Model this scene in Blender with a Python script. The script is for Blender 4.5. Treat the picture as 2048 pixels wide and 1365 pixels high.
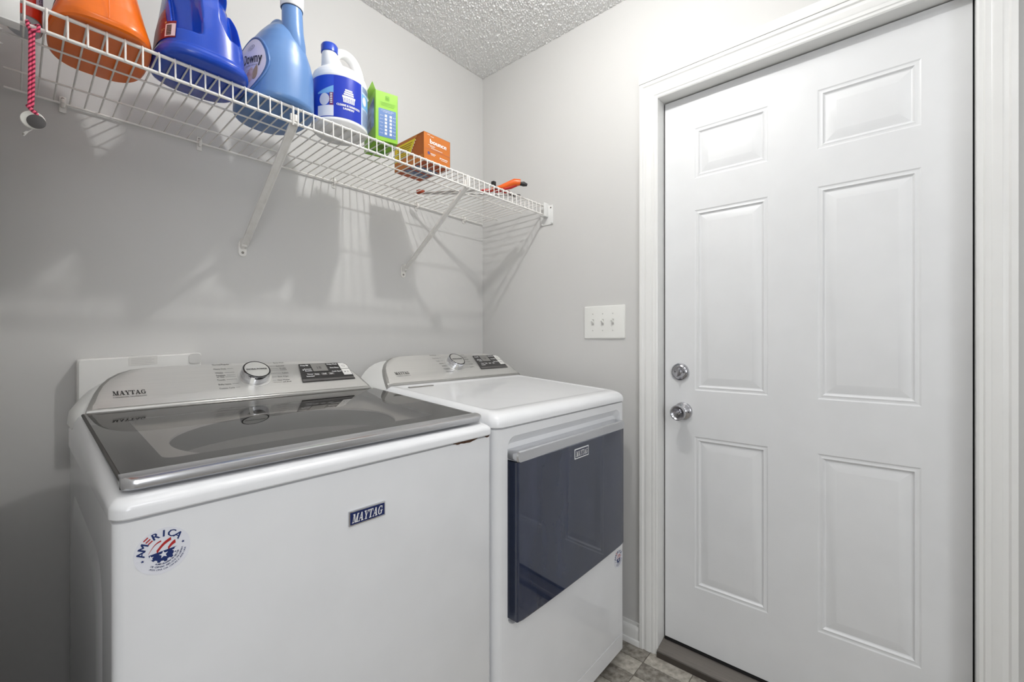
import bpy, bmesh, math, random
from mathutils import Vector, Matrix
R = math.radians
PI = math.pi
rnd = random.Random(7)
for o in list(bpy.data.objects):
    bpy.data.objects.remove(o)
scn = bpy.context.scene
COL = scn.collection

# ---------------------------------------------------------------- camera, world, light, exposure
cam_d = bpy.data.cameras.new('camera')
cam = bpy.data.objects.new('camera', cam_d)
COL.objects.link(cam)
cam.location = (-1.58, -1.568, 1.168)
cam.rotation_euler = (R(90), 0, R(40.9 - 90))
cam_d.sensor_width = 36
cam_d.lens = 36 * 866 / 2048
cam_d.clip_start = .01
scn.camera = cam
scn.view_settings.view_transform = 'Standard'
scn.view_settings.look = 'None'
scn.view_settings.gamma = 1
scn.view_settings.use_curve_mapping = False
scn.view_settings.exposure = 0.03
w = bpy.data.worlds.new('world'); scn.world = w; w.use_nodes = True
w.node_tree.nodes['Background'].inputs[0].default_value = (.9, .95, 1, 1)
w.node_tree.nodes['Background'].inputs[1].default_value = .5
KEY_W, FILL_W, WIN_FILL_W = 19.5, 9, 15

def lamp(name, kind, loc, power, size, color=(1, 1, 1), rot=(0, 0, 0)):
    d = bpy.data.lights.new(name, kind); d.energy = power; d.color = color
    if kind == 'AREA':
        d.shape = 'DISK'; d.size = size
    else:
        d.shadow_soft_size = size
    o = bpy.data.objects.new(name, d); o.location = loc; o.rotation_euler = rot
    COL.objects.link(o)
    return o
lamp('ceiling_bulb', 'POINT', (-.75, -.94, 2.42), KEY_W, .022, (1, .995, .98))
lamp('hall_fill_panel', 'AREA', (-1.5, -2.35, 2.46), FILL_W, .9, (.97, .98, 1))  # added fill light, unseen, overhead behind the camera
lamp('window_fill', 'AREA', (-2.1, -3.24, 1.45), WIN_FILL_W, 1.1, (.955, .975, 1), (R(90), 0, 0))  # added fill light, unseen, brightens the appliance fronts

# ---------------------------------------------------------------- materials
def lin(c):
    return tuple(((v / 255) / 12.92 if v / 255 <= .04045 else ((v / 255 + .055) / 1.055) ** 2.4) for v in c)
MATS = {}
def mat(name, rgb, rough=.5, metal=0, coat=0, bump=None, var=None, trans=0, alpha=1, aniso=0, spec=.5, emit=0, ior=1.45):
    """bump=(scale, strength, distance)  var=(scale, amount 0..1, second rgb)"""
    if name in MATS:
        return MATS[name]
    m = bpy.data.materials.new(name); m.use_nodes = True
    nt = m.node_tree; b = nt.nodes['Principled BSDF']
    b.inputs['Base Color'].default_value = (*lin(rgb), 1)
    b.inputs['Roughness'].default_value = rough
    b.inputs['Metallic'].default_value = metal
    b.inputs['Coat Weight'].default_value = coat
    b.inputs['Coat Roughness'].default_value = .05
    b.inputs['Specular IOR Level'].default_value = spec
    b.inputs['IOR'].default_value = ior
    b.inputs['Transmission Weight'].default_value = trans
    b.inputs['Alpha'].default_value = alpha
    b.inputs['Anisotropic'].default_value = aniso
    if emit:
        b.inputs['Emission Color'].default_value = (*lin(rgb), 1)
        b.inputs['Emission Strength'].default_value = emit
    tc = nt.nodes.new('ShaderNodeTexCoord')
    n = nt.nodes.new('ShaderNodeTexNoise'); n.inputs['Scale'].default_value = (var or (9, 0, 0))[0]
    n.inputs['Detail'].default_value = 5
    nt.links.new(tc.outputs['Object'], n.inputs['Vector'])
    mx = nt.nodes.new('ShaderNodeMix'); mx.data_type = 'RGBA'
    r2 = var[2] if var else tuple(max(0, c - 5) for c in rgb)
    amt = var[1] if var else .6
    mx.inputs[6].default_value = (*lin(rgb), 1)
    mx.inputs[7].default_value = (*lin(r2), 1)
    mr = nt.nodes.new('ShaderNodeMapRange')
    mr.inputs['From Min'].default_value = .35; mr.inputs['From Max'].default_value = .65
    mr.inputs['To Min'].default_value = 0; mr.inputs['To Max'].default_value = amt
    nt.links.new(n.outputs['Fac'], mr.inputs['Value'])
    nt.links.new(mr.outputs['Result'], mx.inputs[0])
    nt.links.new(mx.outputs[2], b.inputs['Base Color'])
    if bump:
        n2 = nt.nodes.new('ShaderNodeTexNoise'); n2.inputs['Scale'].default_value = bump[0]; n2.inputs['Detail'].default_value = 3
        nt.links.new(tc.outputs['Object'], n2.inputs['Vector'])
        bp = nt.nodes.new('ShaderNodeBump'); bp.inputs['Strength'].default_value = bump[1]; bp.inputs['Distance'].default_value = bump[2]
        nt.links.new(n2.outputs['Fac'], bp.inputs['Height']); nt.links.new(bp.outputs['Normal'], b.inputs['Normal'])
    MATS[name] = m
    return m
def brushed(name, rgb, rough, scale=(4, 900, 900), amt=.35, lo=.8, metal=1):
    m = mat(name, rgb, rough, metal)
    nt = m.node_tree; b = nt.nodes['Principled BSDF']
    tc = nt.nodes.new('ShaderNodeTexCoord'); mp = nt.nodes.new('ShaderNodeMapping'); mp.inputs['Scale'].default_value = scale
    n = nt.nodes.new('ShaderNodeTexNoise'); n.inputs['Scale'].default_value = 1; n.inputs['Detail'].default_value = 3
    nt.links.new(tc.outputs['Object'], mp.inputs['Vector']); nt.links.new(mp.outputs['Vector'], n.inputs['Vector'])
    mx = nt.nodes.new('ShaderNodeMix'); mx.data_type = 'RGBA'
    a = lin(rgb); mx.inputs[6].default_value = (*[c * lo for c in a], 1); mx.inputs[7].default_value = (*[min(1, c * 1.08) for c in a], 1)
    nt.links.new(n.outputs['Fac'], mx.inputs[0]); nt.links.new(mx.outputs[2], b.inputs['Base Color'])
    mr = nt.nodes.new('ShaderNodeMapRange'); mr.inputs['To Min'].default_value = rough * (1 - amt); mr.inputs['To Max'].default_value = rough * (1 + amt)
    nt.links.new(n.outputs['Fac'], mr.inputs['Value']); nt.links.new(mr.outputs['Result'], b.inputs['Roughness'])
    return m

M_wall = mat('wall_paint_grey', (208, 207, 205), .55, bump=(260, .05, .001), var=(2.5, .5, (204, 203, 201)))
M_ceil = mat('popcorn_white', (246, 246, 245), .55, bump=(420, .6, .003), var=(60, .5, (238, 238, 237)))
M_trim = mat('trim_white_gloss', (236, 236, 234), .3, bump=(70, .06, .0008))
M_door = mat('door_white', (232, 233, 234), .36, bump=(150, .05, .0006))
M_black = mat('black_rubber', (22, 21, 22), .7)
M_appl = mat('appliance_white', (236, 237, 239), .22, coat=.5)
M_plastic = mat('appliance_plastic_white', (226, 226, 224), .35)
M_silver = brushed('brushed_silver', (222, 221, 218), .36, metal=.7, lo=.86)
M_silver_d = brushed('brushed_silver_edge', (176, 175, 172), .32, metal=.7)
M_chrome = mat('chrome', (215, 216, 220), .1, 1, bump=(40, .05, .0008))
M_chrome_worn = mat('worn_chrome_trim', (208, 209, 212), .2, .95, bump=(55, .12, .0006), var=(60, .3, (206, 206, 208)))
M_knobtop = brushed('knob_top', (236, 236, 234), .34, (700, 30, 700))
M_nickel = brushed('satin_nickel', (192, 192, 196), .2, (30, 500, 500), lo=.85)
M_print = mat('black_print', (40, 38, 38), .5)
M_printw = mat('white_print', (232, 232, 232), .5)
M_panel = mat('control_panel_black', (34, 33, 34), .18, coat=.6)
M_panel2 = mat('control_panel_grey', (88, 86, 85), .3)
M_lcd = mat('display_grey', (128, 127, 124), .25)
M_wire = mat('vinyl_white_wire', (238, 236, 232), .38, var=(40, .4, (222, 218, 210)))
M_screw = mat('screw_steel', (150, 146, 140), .35, 1)
M_thresh = brushed('threshold_aluminium', (142, 136, 130), .45, (500, 6, 500), lo=.6, metal=.55)
M_thresh_d = brushed('threshold_dark', (84, 78, 73), .5, (500, 6, 500), lo=.6, metal=.3)
M_frit = mat('lid_dark_border', (50, 47, 45), .5)
M_tub = mat('tub_ring_grey', (240, 240, 238), .5)
M_basket = mat('basket_grey', (46, 45, 44), .5, .2)
M_rust = mat('rust_brown', (92, 62, 40), .85, var=(200, .9, (50, 36, 28)))
M_rope = mat('pink_rope', (205, 50, 95), .8)

def glass(name, rgb, tint, rough=.03, refl=None):
    """tinted pane: mix of transparent tint and glossy by fresnel"""
    m = bpy.data.materials.new(name); m.use_nodes = True; nt = m.node_tree
    for n in list(nt.nodes): nt.nodes.remove(n)
    out = nt.nodes.new('ShaderNodeOutputMaterial')
    tr = nt.nodes.new('ShaderNodeBsdfTransparent'); tr.inputs[0].default_value = (*lin(rgb), 1)
    df = nt.nodes.new('ShaderNodeBsdfDiffuse'); df.inputs[0].default_value = (*lin(tint), 1)
    gl = nt.nodes.new('ShaderNodeBsdfGlossy'); gl.inputs['Roughness'].default_value = rough; gl.inputs[0].default_value = (1, 1, 1, 1)
    m1 = nt.nodes.new('ShaderNodeMixShader'); m1.inputs[0].default_value = .03
    m2 = nt.nodes.new('ShaderNodeMixShader')
    fr0 = nt.nodes.new('ShaderNodeFresnel'); fr0.inputs['IOR'].default_value = refl or 1.6
    ge = nt.nodes.new('ShaderNodeNewGeometry'); iv = nt.nodes.new('ShaderNodeMath'); iv.operation = 'SUBTRACT'; iv.inputs[0].default_value = 1
    nt.links.new(ge.outputs['Backfacing'], iv.inputs[1])
    fr = nt.nodes.new('ShaderNodeMath'); fr.operation = 'MULTIPLY'; nt.links.new(fr0.outputs[0], fr.inputs[0]); nt.links.new(iv.outputs[0], fr.inputs[1])
    nt.links.new(tr.outputs[0], m1.inputs[1]); nt.links.new(df.outputs[0], m1.inputs[2])
    nt.links.new(fr.outputs[0], m2.inputs[0]); nt.links.new(m1.outputs[0], m2.inputs[1]); nt.links.new(gl.outputs[0], m2.inputs[2])
    nt.links.new(m2.outputs[0], out.inputs[0])
    return m
M_lidglass = glass('smoked_lid_glass', (214, 212, 210), (110, 108, 106), .015, 1.65)

def dusty_blue_glass():
    m = mat('dryer_door_blue_glass', (50, 56, 74), .04, 0, coat=.0, spec=.5, ior=1.72)
    nt = m.node_tree; b = nt.nodes['Principled BSDF']
    tc = nt.nodes.new('ShaderNodeTexCoord'); mp = nt.nodes.new('ShaderNodeMapping'); mp.inputs['Scale'].default_value = (9, 1, 2.5)
    n = nt.nodes.new('ShaderNodeTexNoise'); n.inputs['Detail'].default_value = 8; n.inputs['Scale'].default_value = 2
    nt.links.new(tc.outputs['Object'], mp.inputs['Vector']); nt.links.new(mp.outputs['Vector'], n.inputs['Vector'])
    mx = nt.nodes.new('ShaderNodeMix'); mx.data_type = 'RGBA'
    mx.inputs[6].default_value = (*lin((24, 29, 44)), 1); mx.inputs[7].default_value = (*lin((54, 63, 88)), 1)
    nt.links.new(n.outputs['Fac'], mx.inputs[0]); nt.links.new(mx.outputs[2], b.inputs['Base Color'])
    return m
M_bluegl = dusty_blue_glass()

def rope_mat():
    m = M_rope; nt = m.node_tree; b = nt.nodes['Principled BSDF']
    tc = nt.nodes.new('ShaderNodeTexCoord'); mp = nt.nodes.new('ShaderNodeMapping')
    mp.inputs['Rotation'].default_value = (0, R(52), 0)
    wv = nt.nodes.new('ShaderNodeTexWave'); wv.bands_direction = 'Z'; wv.inputs['Scale'].default_value = 62
    cr = nt.nodes.new('ShaderNodeValToRGB'); cr.color_ramp.elements[0].color = (*lin((120, 22, 52)), 1); cr.color_ramp.elements[1].color = (*lin((240, 96, 128)), 1)
    cr.color_ramp.elements[0].position = .3; cr.color_ramp.elements[1].position = .6
    nt.links.new(tc.outputs['Object'], mp.inputs[0]); nt.links.new(mp.outputs[0], wv.inputs[0]); nt.links.new(wv.outputs['Fac'], cr.inputs[0]); nt.links.new(cr.outputs[0], b.inputs['Base Color'])
rope_mat()

# ---------------------------------------------------------------- geometry helpers
def BM():
    return bmesh.new()
def box(bm, x0, x1, y0, y1, z0, z1, bev=0, seg=2):
    vs = [bm.verts.new((x, y, z)) for x in (x0, x1) for y in (y0, y1) for z in (z0, z1)]
    fs = [bm.faces.new([vs[i] for i in f]) for f in ((0, 1, 3, 2), (4, 6, 7, 5), (0, 4, 5, 1), (2, 3, 7, 6), (0, 2, 6, 4), (1, 5, 7, 3))]
    if bev:
        es = list({e for f in fs for e in f.edges})
        bmesh.ops.bevel(bm, geom=es, offset=bev, segments=seg, profile=.5, affect='EDGES')
    return bm
def loft(bm, rings, cap0=True, cap1=True, closed=True):
    V = [[bm.verts.new(p) for p in r] for r in rings]
    n = len(V[0])
    for a, b in zip(V, V[1:]):
        for i in range(n if closed else n - 1):
            j = (i + 1) % n
            try: bm.faces.new((a[i], a[j], b[j], b[i]))
            except ValueError: pass
    if cap0: bm.faces.new(V[0][::-1])
    if cap1: bm.faces.new(V[-1])
    return bm
def tube(bm, pts, r, n=10, caps=True):
    pts = [Vector(p) for p in pts]; rings = []
    rr = r if isinstance(r, (list, tuple)) else [r] * len(pts)
    prev = None
    for i, p in enumerate(pts):
        t = (pts[min(i + 1, len(pts) - 1)] - pts[max(i - 1, 0)]).normalized()
        if prev is None:
            a = Vector((0, 0, 1)) if abs(t.z) < .9 else Vector((1, 0, 0))
            u = t.cross(a).normalized()
        else:
            u = (prev - t * prev.dot(t)).normalized()
        prev = u; v = t.cross(u)
        rings.append([p + (u * math.cos(2 * PI * k / n) + v * math.sin(2 * PI * k / n)) * rr[i] for k in range(n)])
    return loft(bm, rings, caps, caps)
def arc_pts(p, k=8):
    """Catmull-Rom smooth path through points"""
    P = [Vector(q) for q in p]; P = [P[0] * 2 - P[1]] + P + [P[-1] * 2 - P[-2]]; out = []
    for i in range(1, len(P) - 2):
        for j in range(k):
            t = j / k
            out.append(.5 * ((2 * P[i]) + (P[i + 1] - P[i - 1]) * t + (2 * P[i - 1] - 5 * P[i] + 4 * P[i + 1] - P[i + 2]) * t * t + (3 * P[i] - P[i - 1] - 3 * P[i + 1] + P[i + 2]) * t ** 3))
    return out + [P[-2]]
class Fr:
    """local frame: origin, two in-plane axes, normal"""
    def __init__(s, o, u, v):
        s.o = Vector(o); s.u = Vector(u).normalized(); s.v = Vector(v).normalized(); s.n = s.u.cross(s.v)
    def __call__(s, a, b, c=0):
        return s.o + s.u * a + s.v * b + s.n * c
def lathe(bm, fr, prof, n=32, cap0=True, cap1=True):
    """prof = [(radius, height along fr.n)]"""
    return loft(bm, [[fr(r * math.cos(2 * PI * k / n), r * math.sin(2 * PI * k / n), h) for k in range(n)] for r, h in prof], cap0, cap1)
def rrect(x0, x1, y0, y1, r, n=6):
    out = []
    for cx, cy, a0 in ((x1 - r, y1 - r, 0), (x0 + r, y1 - r, 90), (x0 + r, y0 + r, 180), (x1 - r, y0 + r, 270)):
        for k in range(n + 1):
            a = R(a0 + 90 * k / n); out.append((cx + r * math.cos(a), cy + r * math.sin(a)))
    return out
def rrect2(x0, x1, y0, y1, r, n=6, m=16):
    """rounded rectangle whose straight sides are divided too"""
    p = rrect(x0, x1, y0, y1, r, n); out = []
    for c in range(4):
        arc = p[c * (n + 1):(c + 1) * (n + 1)]; nxt = p[((c + 1) * (n + 1)) % len(p)]
        out += arc + [(arc[-1][0] + (nxt[0] - arc[-1][0]) * k / m, arc[-1][1] + (nxt[1] - arc[-1][1]) * k / m) for k in range(1, m)]
    return out
def plate(bm, fr, poly, h0, h1, bev=0):
    """solid plate from a 2-D polygon in a frame, optional chamfer on the top edge"""
    rings = [[fr(u, v, h0) for u, v in poly], [fr(u, v, h1 - bev) for u, v in poly]]
    if bev:
        cu = sum(p[0] for p in poly) / len(poly); cv = sum(p[1] for p in poly) / len(poly)
        def sh(u, v, d):
            l = math.hypot(u - cu, v - cv); return (u - (u - cu) / l * d, v - (v - cv) / l * d)
        rings.append([fr(*sh(u, v, bev * .3), h1 - bev * .3) for u, v in poly])
        rings.append([fr(*sh(u, v, bev), h1) for u, v in poly])
    return loft(bm, rings)
def finish(bm, name, m, smooth=40, origin=None):
    bmesh.ops.recalc_face_normals(bm, faces=bm.faces)
    if origin is not None:
        bmesh.ops.translate(bm, verts=bm.verts, vec=-Vector(origin))
    me = bpy.data.meshes.new(name); bm.to_mesh(me); bm.free()
    for q in (m if isinstance(m, (list, tuple)) else [m]):
        me.materials.append(q)
    if smooth:
        me.shade_smooth(); me.set_sharp_from_angle(angle=R(smooth))
    return me
def root_loc(o):
    v = Vector((0, 0, 0))
    while o is not None:
        v += o.location; o = o.parent
    return v
def obj(name, bm, m, parent=None, smooth=40, label=None, loc=None, kind=None):
    org = root_loc(parent) if parent else Vector(loc or (0, 0, 0))
    if parent is not None and loc is not None:
        org = Vector(loc)
    me = finish(bm, name, m, smooth, org)
    o = bpy.data.objects.new(name, me); COL.objects.link(o)
    if parent is not None:
        o.parent = parent; o.location = org - root_loc(parent)
    else:
        o.location = org
    if not kind and parent is not None and any(q in name for q in ('lettering', 'print', 'symbols', 'barcode', 'rust', 'panel_keys', 'panel_buttons', 'chart_boxes')):
        kind = 'stuff'
    if label: o['label'] = label
    if kind: o['kind'] = kind
    return o
def tag(o, label, cat, group=None):
    o['label'] = label; o['category'] = cat
    if group: o['group'] = group
    return o
def thing(name, loc, label, cat, group=None):
    o = bpy.data.objects.new(name, None); o.empty_display_size = .05; o.location = loc; COL.objects.link(o)
    return tag(o, label, cat, group)
def struct(name, bm, m, smooth=40, loc=None):
    return obj(name, bm, m, None, smooth, loc=loc, kind='structure')

TXT = {}
def text_mesh(s):
    if s not in TXT:
        c = bpy.data.curves.new('t', 'FONT'); c.body = s; c.resolution_u = 2; c.size = 1
        o = bpy.data.objects.new('t', c)
        me = bpy.data.meshes.new_from_object(o)
        vs = [v.co.copy() for v in me.vertices]; fs = [tuple(p.vertices) for p in me.polygons]
        bpy.data.objects.remove(o); bpy.data.curves.remove(c); bpy.data.meshes.remove(me)
        TXT[s] = (vs, fs)
    return TXT[s]
def put_text(bm, s, f, u, v, h, align='L', width=None, shear=0, bold=0):
    """draw string through mapping f(u,v): baseline start (u,v), letter height h, optional fitted width"""
    vs, fs = text_mesh(s)
    if not vs: return
    x0 = min(p.x for p in vs); x1 = max(p.x for p in vs)
    k = h / .73; kx = width / (x1 - x0) if width else k
    off = {'L': 0, 'C': -(x1 - x0) * kx / 2, 'R': -(x1 - x0) * kx}[align]
    e = 2e-3; a_, b_, c_ = Vector(f(u, v)), Vector(f(u + e, v)), Vector(f(u, v + e)); nn = (b_ - a_).cross(c_ - a_)
    nn = nn.normalized() if nn.length else Vector((0, 0, 0))
    for i, d in enumerate([0] if not bold else [-bold, 0, bold]):
        V = [bm.verts.new(Vector(f(u + off + (p.x - x0) * kx + shear * p.y * k + d, v + p.y * k)) + nn * i * 6e-5) for p in vs]
        for q in fs:
            try: bm.faces.new([V[i] for i in q])
            except ValueError: pass
def ell(a0, a1, rx, ry, ix, iy, cx, cy, n=14):
    out = []
    for k in range(n):
        a, b = R(a0 + (a1 - a0) * k / n), R(a0 + (a1 - a0) * (k + 1) / n)
        out.append([(cx + rx * math.cos(a), cy + ry * math.sin(a)), (cx + rx * math.cos(b), cy + ry * math.sin(b)),
                    (cx + ix * math.cos(b), cy + iy * math.sin(b)), (cx + ix * math.cos(a), cy + iy * math.sin(a))])
    return out
def Q(x0, x1, y0, y1): return [(x0, y0), (x1, y0), (x1, y1), (x0, y1)]
SERIF = {
 'M': (1.32, [Q(.14, .24, 0, 1), Q(0, .38, 0, .1), Q(0, .4, .9, 1), [(.16, 1), (.42, 1), (.72, 0), (.54, 0)], [(.62, 0), (.72, 0), (1.02, 1), (.92, 1)], Q(.88, 1.14, 0, 1), Q(.76, 1.26, 0, .1), Q(.9, 1.26, .9, 1)]),
 'A': (1.12, [[(.1, 0), (.2, 0), (.58, 1), (.48, 1)], [(.4, 1), (.66, 1), (1.0, 0), (.72, 0)], Q(.25, .75, .28, .38), Q(0, .34, 0, .1), Q(.6, 1.12, 0, .1)]),
 'Y': (1.0, [[(.08, 1), (.36, 1), (.64, .42), (.42, .42)], [(.82, 1), (.92, 1), (.64, .42), (.54, .42)], Q(.4, .66, 0, .5), Q(.28, .8, 0, .1), Q(0, .48, .9, 1), Q(.66, 1.05, .9, 1)]),
 'T': (1.05, [Q(.4, .66, 0, 1), Q(.05, 1.0, .9, 1), [(.05, .66), (.1, .66), (.18, .9), (.05, .9)], [(1, .66), (.95, .66), (.87, .9), (1, .9)], Q(.28, .8, 0, .1)]),
 'G': (1.15, ell(48, 318, .5, .52, .25, .42, .55, .5) + [Q(.74, .98, .04, .46), Q(.6, 1.1, .4, .5), Q(.84, .93, .62, .98)]),
}
def put_serif(bm, s, f, u, v, h, width, shear=0):
    tot = sum(SERIF[c][0] for c in s); kx = width / tot; x = 0
    e = 2e-3; nn = (Vector(f(u + e, v)) - Vector(f(u, v))).cross(Vector(f(u, v + e)) - Vector(f(u, v))).normalized()
    for c in s:
        wd, polys = SERIF[c]
        for i, p in enumerate(polys):
            V = [bm.verts.new(Vector(f(u + (x + a) * kx + shear * b * h, v + b * h)) + nn * (i if c != 'G' else max(0, i - 13)) * 3e-5) for a, b in p]
            try: bm.faces.new(V)
            except ValueError: pass
        x += wd
def quad(bm, f, pts, sub=1):
    """filled polygon; a 4-gon may be subdivided for curved mappings"""
    if sub == 1:
        bm.faces.new([bm.verts.new(f(*p)) for p in pts]); return
    (a, b), (c, d) = (pts[0], pts[1]), (pts[3], pts[2])
    g = [[bm.verts.new(f(*[(1 - j / 2) * ((1 - i / sub) * a[k] + i / sub * b[k]) + j / 2 * ((1 - i / sub) * c[k] + i / sub * d[k]) for k in (0, 1)])) for j in range(3)] for i in range(sub + 1)]
    for i in range(sub):
        for j in range(2): bm.faces.new((g[i][j], g[i + 1][j], g[i + 1][j + 1], g[i][j + 1]))

# ---------------------------------------------------------------- room shell
ZC = 2.513
XL, YF, XW = -1.605, -3.3, -3.2     # nook left wall, far wall, far left
DL, DR, DT = -.924, -1.7395, 2.073   # clear door opening
bm = BM(); box(bm, XW - .1, .1, 0, .1, -.02, ZC + .05)
struct('wall_back', bm, M_wall)
bm = BM()
box(bm, 0, .12, DL + .02, 0, -.02, ZC + .05); box(bm, 0, .12, YF, DR - .02, -.02, ZC + .05); box(bm, 0, .12, DR - .02, DL + .02, DT + .02, ZC + .05)
struct('wall_right', bm, M_wall)
bm = BM(); box(bm, XL - .1, XL, -1.15, 0, -.02, ZC + .05); box(bm, XW, XL - .1, -1.15, -1.05, -.02, ZC + .05)  # unseen end of the nook wall lengthened to block window fill
struct('wall_left', bm, M_wall)
bm = BM(); box(bm, XW - .1, XW, YF, -1.05, -.02, ZC + .05)
struct('wall_far_left', bm, M_wall)
bm = BM(); box(bm, XW - .1, .12, YF - .1, YF, -.02, ZC + .05)
struct('wall_front', bm, M_wall)

# added window with glowing pane, unseen behind the camera, for fill light
bm = BM()
for a in ((-2.72, -2.66, .86, 2.06), (-1.54, -1.48, .86, 2.06), (-2.66, -1.54, .86, .92), (-2.66, -1.54, 2.0, 2.06), (-2.66, -1.54, 1.445, 1.475)): box(bm, a[0], a[1], YF, YF + .03, a[2], a[3])
wn = struct('fill_window_1', bm, M_trim, 30)
obj('pane', box(BM(), -2.66, -1.54, YF + .006, YF + .010, .92, 2.0), mat('fill_pane_glow', (244, 248, 255), .4, emit=1.0), wn, 0)  # glows as part of the added fill window

# popcorn ceiling: real grains where it can be seen, plain panel beyond
bm = BM()
gx, gy = 560, 440
W0, W1, H0, H1 = -1.08, 0.0, -.86, 0.0
from mathutils import noise
grid = []
for i in range(gx + 1):
    row = []
    for j in range(gy + 1):
        x = W0 + (W1 - W0) * i / gx; y = H0 + (H1 - H0) * j / gy
        a = noise.noise(Vector((x * 190, y * 190, 0))); b = noise.noise(Vector((x * 60, y * 60, 5)))
        d = max(0, a + .1) * .0068 + b * .0016
        if i in (0, ) or j in (0, ): d = 0
        row.append(bm.verts.new((x, y, ZC - d)))
    grid.append(row)
for i in range(gx):
    for j in range(gy):
        bm.faces.new((grid[i][j], grid[i][j + 1], grid[i + 1][j + 1], grid[i + 1][j]))
box(bm, XW - .1, W0, YF - .1, .1, ZC, ZC + .1); box(bm, W0, .12, YF - .1, H0, ZC, ZC + .1); box(bm, W0, .12, H0, .1, ZC + .006, ZC + .1)
struct('ceiling', bm, M_ceil, 180)

# floor: grout bed with tile parts
floor = struct('floor', box(BM(), XW - .1, .12, YF - .1, .1, -.03, -.0022), mat('grout_grey', (112, 106, 98), .8, bump=(300, .3, .001)), 0)
TM = [mat('floor_tile_light', (196, 191, 181), .42, var=(48, 1, (150, 144, 133)), bump=(90, .15, .001)),
      mat('floor_tile_grey', (160, 155, 146), .42, var=(52, 1, (106, 100, 92)), bump=(90, .15, .001)),
      mat('floor_tile_mid', (178, 172, 162), .42, var=(50, 1, (126, 120, 111)), bump=(90, .15, .001))]
TX, TY = .0775, .157
me_t = []
for q in TM:
    b_ = BM(); box(b_, .0013, TX - .0013, .0013, TY - .0013, -.003, 0, .0008, 1); me_t.append(finish(b_, 'tile', q, 30))
tiles = []
for i in range(-41, 1):
    for j in range(-21, 8):
        x = -.08 + i * TX; y = -.898 + j * TY
        if x + TX > 0.0 + .03 or y + TY > 0.06 or y < YF or x < XW: continue
        if x + TX > XL - .1 and x < XL and y > -1.2: continue
        if x < XL and y > -1.2: continue
        tiles.append((math.hypot(x + .2, y + .95), x, y, i, j))
tiles.sort()
rest = [BM(), BM(), BM()]
pat = {(0, 0): 1, (0, -1): 0, (-1, 0): 0, (-1, -1): 1, (-2, 0): 1, (-2, -1): 0, (0, -2): 2}
for k, (d_, x, y, i, j) in enumerate(tiles):
    c = pat.get((i, j), rnd.choice((0, 0, 1, 2)))
    if k < 290:
        o = bpy.data.objects.new('tile', me_t[c]); o.parent = floor; o.location = (x, y, 0); COL.objects.link(o)
    else:
        box(rest[c], x + .0013, x + TX - .0013, y + .0013, y + TY - .0013, -.003, 0)
# row cut to the door wall
for j in range(-3, 6):
    y = -.898 + j * TY
    b_ = BM(); box(b_, -.0025 + .0013, .05, y + .0013, y + TY - .0013, -.003, 0); b_.free()
for c in range(3):
    obj('distant_tiles', rest[c], TM[c], floor, 0, kind='stuff')

# door casing
prof = [(0, 0), (0, .009), (.004, .012), (.011, .012), (.014, .0145), (.024, .0145), (.028, .0165), (.042, .0175), (.047, .0155), (.052, .0155), (.056, .0195), (.067, .0195), (.067, 0)]
yl, yr, zt = -.9237, -1.7365, 2.071
trim = bpy.data.objects.new('trim_1', None); trim['kind'] = 'structure'; trim.location = (0, -.9, 0); COL.objects.link(trim)
def sweep(paths):
    return loft(BM(), [[path(u, t) for u, t in prof] for path in paths])
obj('casing_leg', sweep([lambda u, t: (-t, yl + u, .001), lambda u, t: (-t, yl + u, zt + u)]), M_trim, trim, 25)
obj('casing_head', sweep([lambda u, t: (-t, yl + u, zt + u), lambda u, t: (-t, yr - u, zt + u)]), M_trim, trim, 25)
obj('casing_leg', sweep([lambda u, t: (-t, yr - u, .001), lambda u, t: (-t, yr - u, zt + u)]), M_trim, trim, 25)
bm = BM(); box(bm, -.022, 0, yr - .069, yl + .069, zt + .068, zt + .101, .002)
obj('casing_cap_strip', bm, M_trim, trim, 30)
# jamb
jamb = bpy.data.objects.new('trim_2', None); jamb['kind'] = 'structure'; jamb.location = (0, -.92, 0); COL.objects.link(jamb)
obj('jamb_side', box(BM(), -.0005, .12, DL, DL + .02, 0, DT), M_trim, jamb, 0)
obj('jamb_side', box(BM(), -.0005, .12, DR - .02, DR, 0, DT), M_trim, jamb, 0)
obj('jamb_head', box(BM(), -.0005, .12, DR - .02, DL + .02, DT, DT + .02), M_trim, jamb, 0)
bm = BM(); box(bm, .056, .085, DL - .012, DL, .035, DT); box(bm, .056, .085, DR, DR + .012, .035, DT); box(bm, .056, .085, DR, DL, DT - .012, DT)
obj('weatherstrip', bm, M_black, jamb, 0)

# six panel door
DY0, DY1, DZ0, DZ1, DX = -.9292, -1.7355, .044, 2.0685, .048
door = bpy.data.objects.new('door_1', None); door['kind'] = 'structure'; door.location = (DX, DY0, DZ0); COL.objects.link(door)
ycols = [(-1.038, -1.272), (-1.4056, -1.639)]
zrows = [(.2705, .820), (.988, 1.644), (1.7595, 1.9425)]
bm = BM()
xb = .088
for a, b in ((DY0, -1.038), (-1.272, -1.4056), (-1.639, DY1)):
    box(bm, DX, xb, b, a, DZ0, DZ1)
for a, b in ycols:
    for z0, z1 in ((DZ0, .2705), (.820, .988), (1.644, 1.7595), (1.9425, DZ1)):
        box(bm, DX, xb, b, a, z0, z1)
bmesh.ops.remove_doubles(bm, verts=bm.verts, dist=1e-5)
obj('door_slab', bm, M_door, door, 20)
pp = [(0, 0), (.004, .0020), (.008, .0022), (.013, .0012), (.0175, .0062), (.0205, .0070), (.046, .0008), (.048, .0006)]
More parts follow.
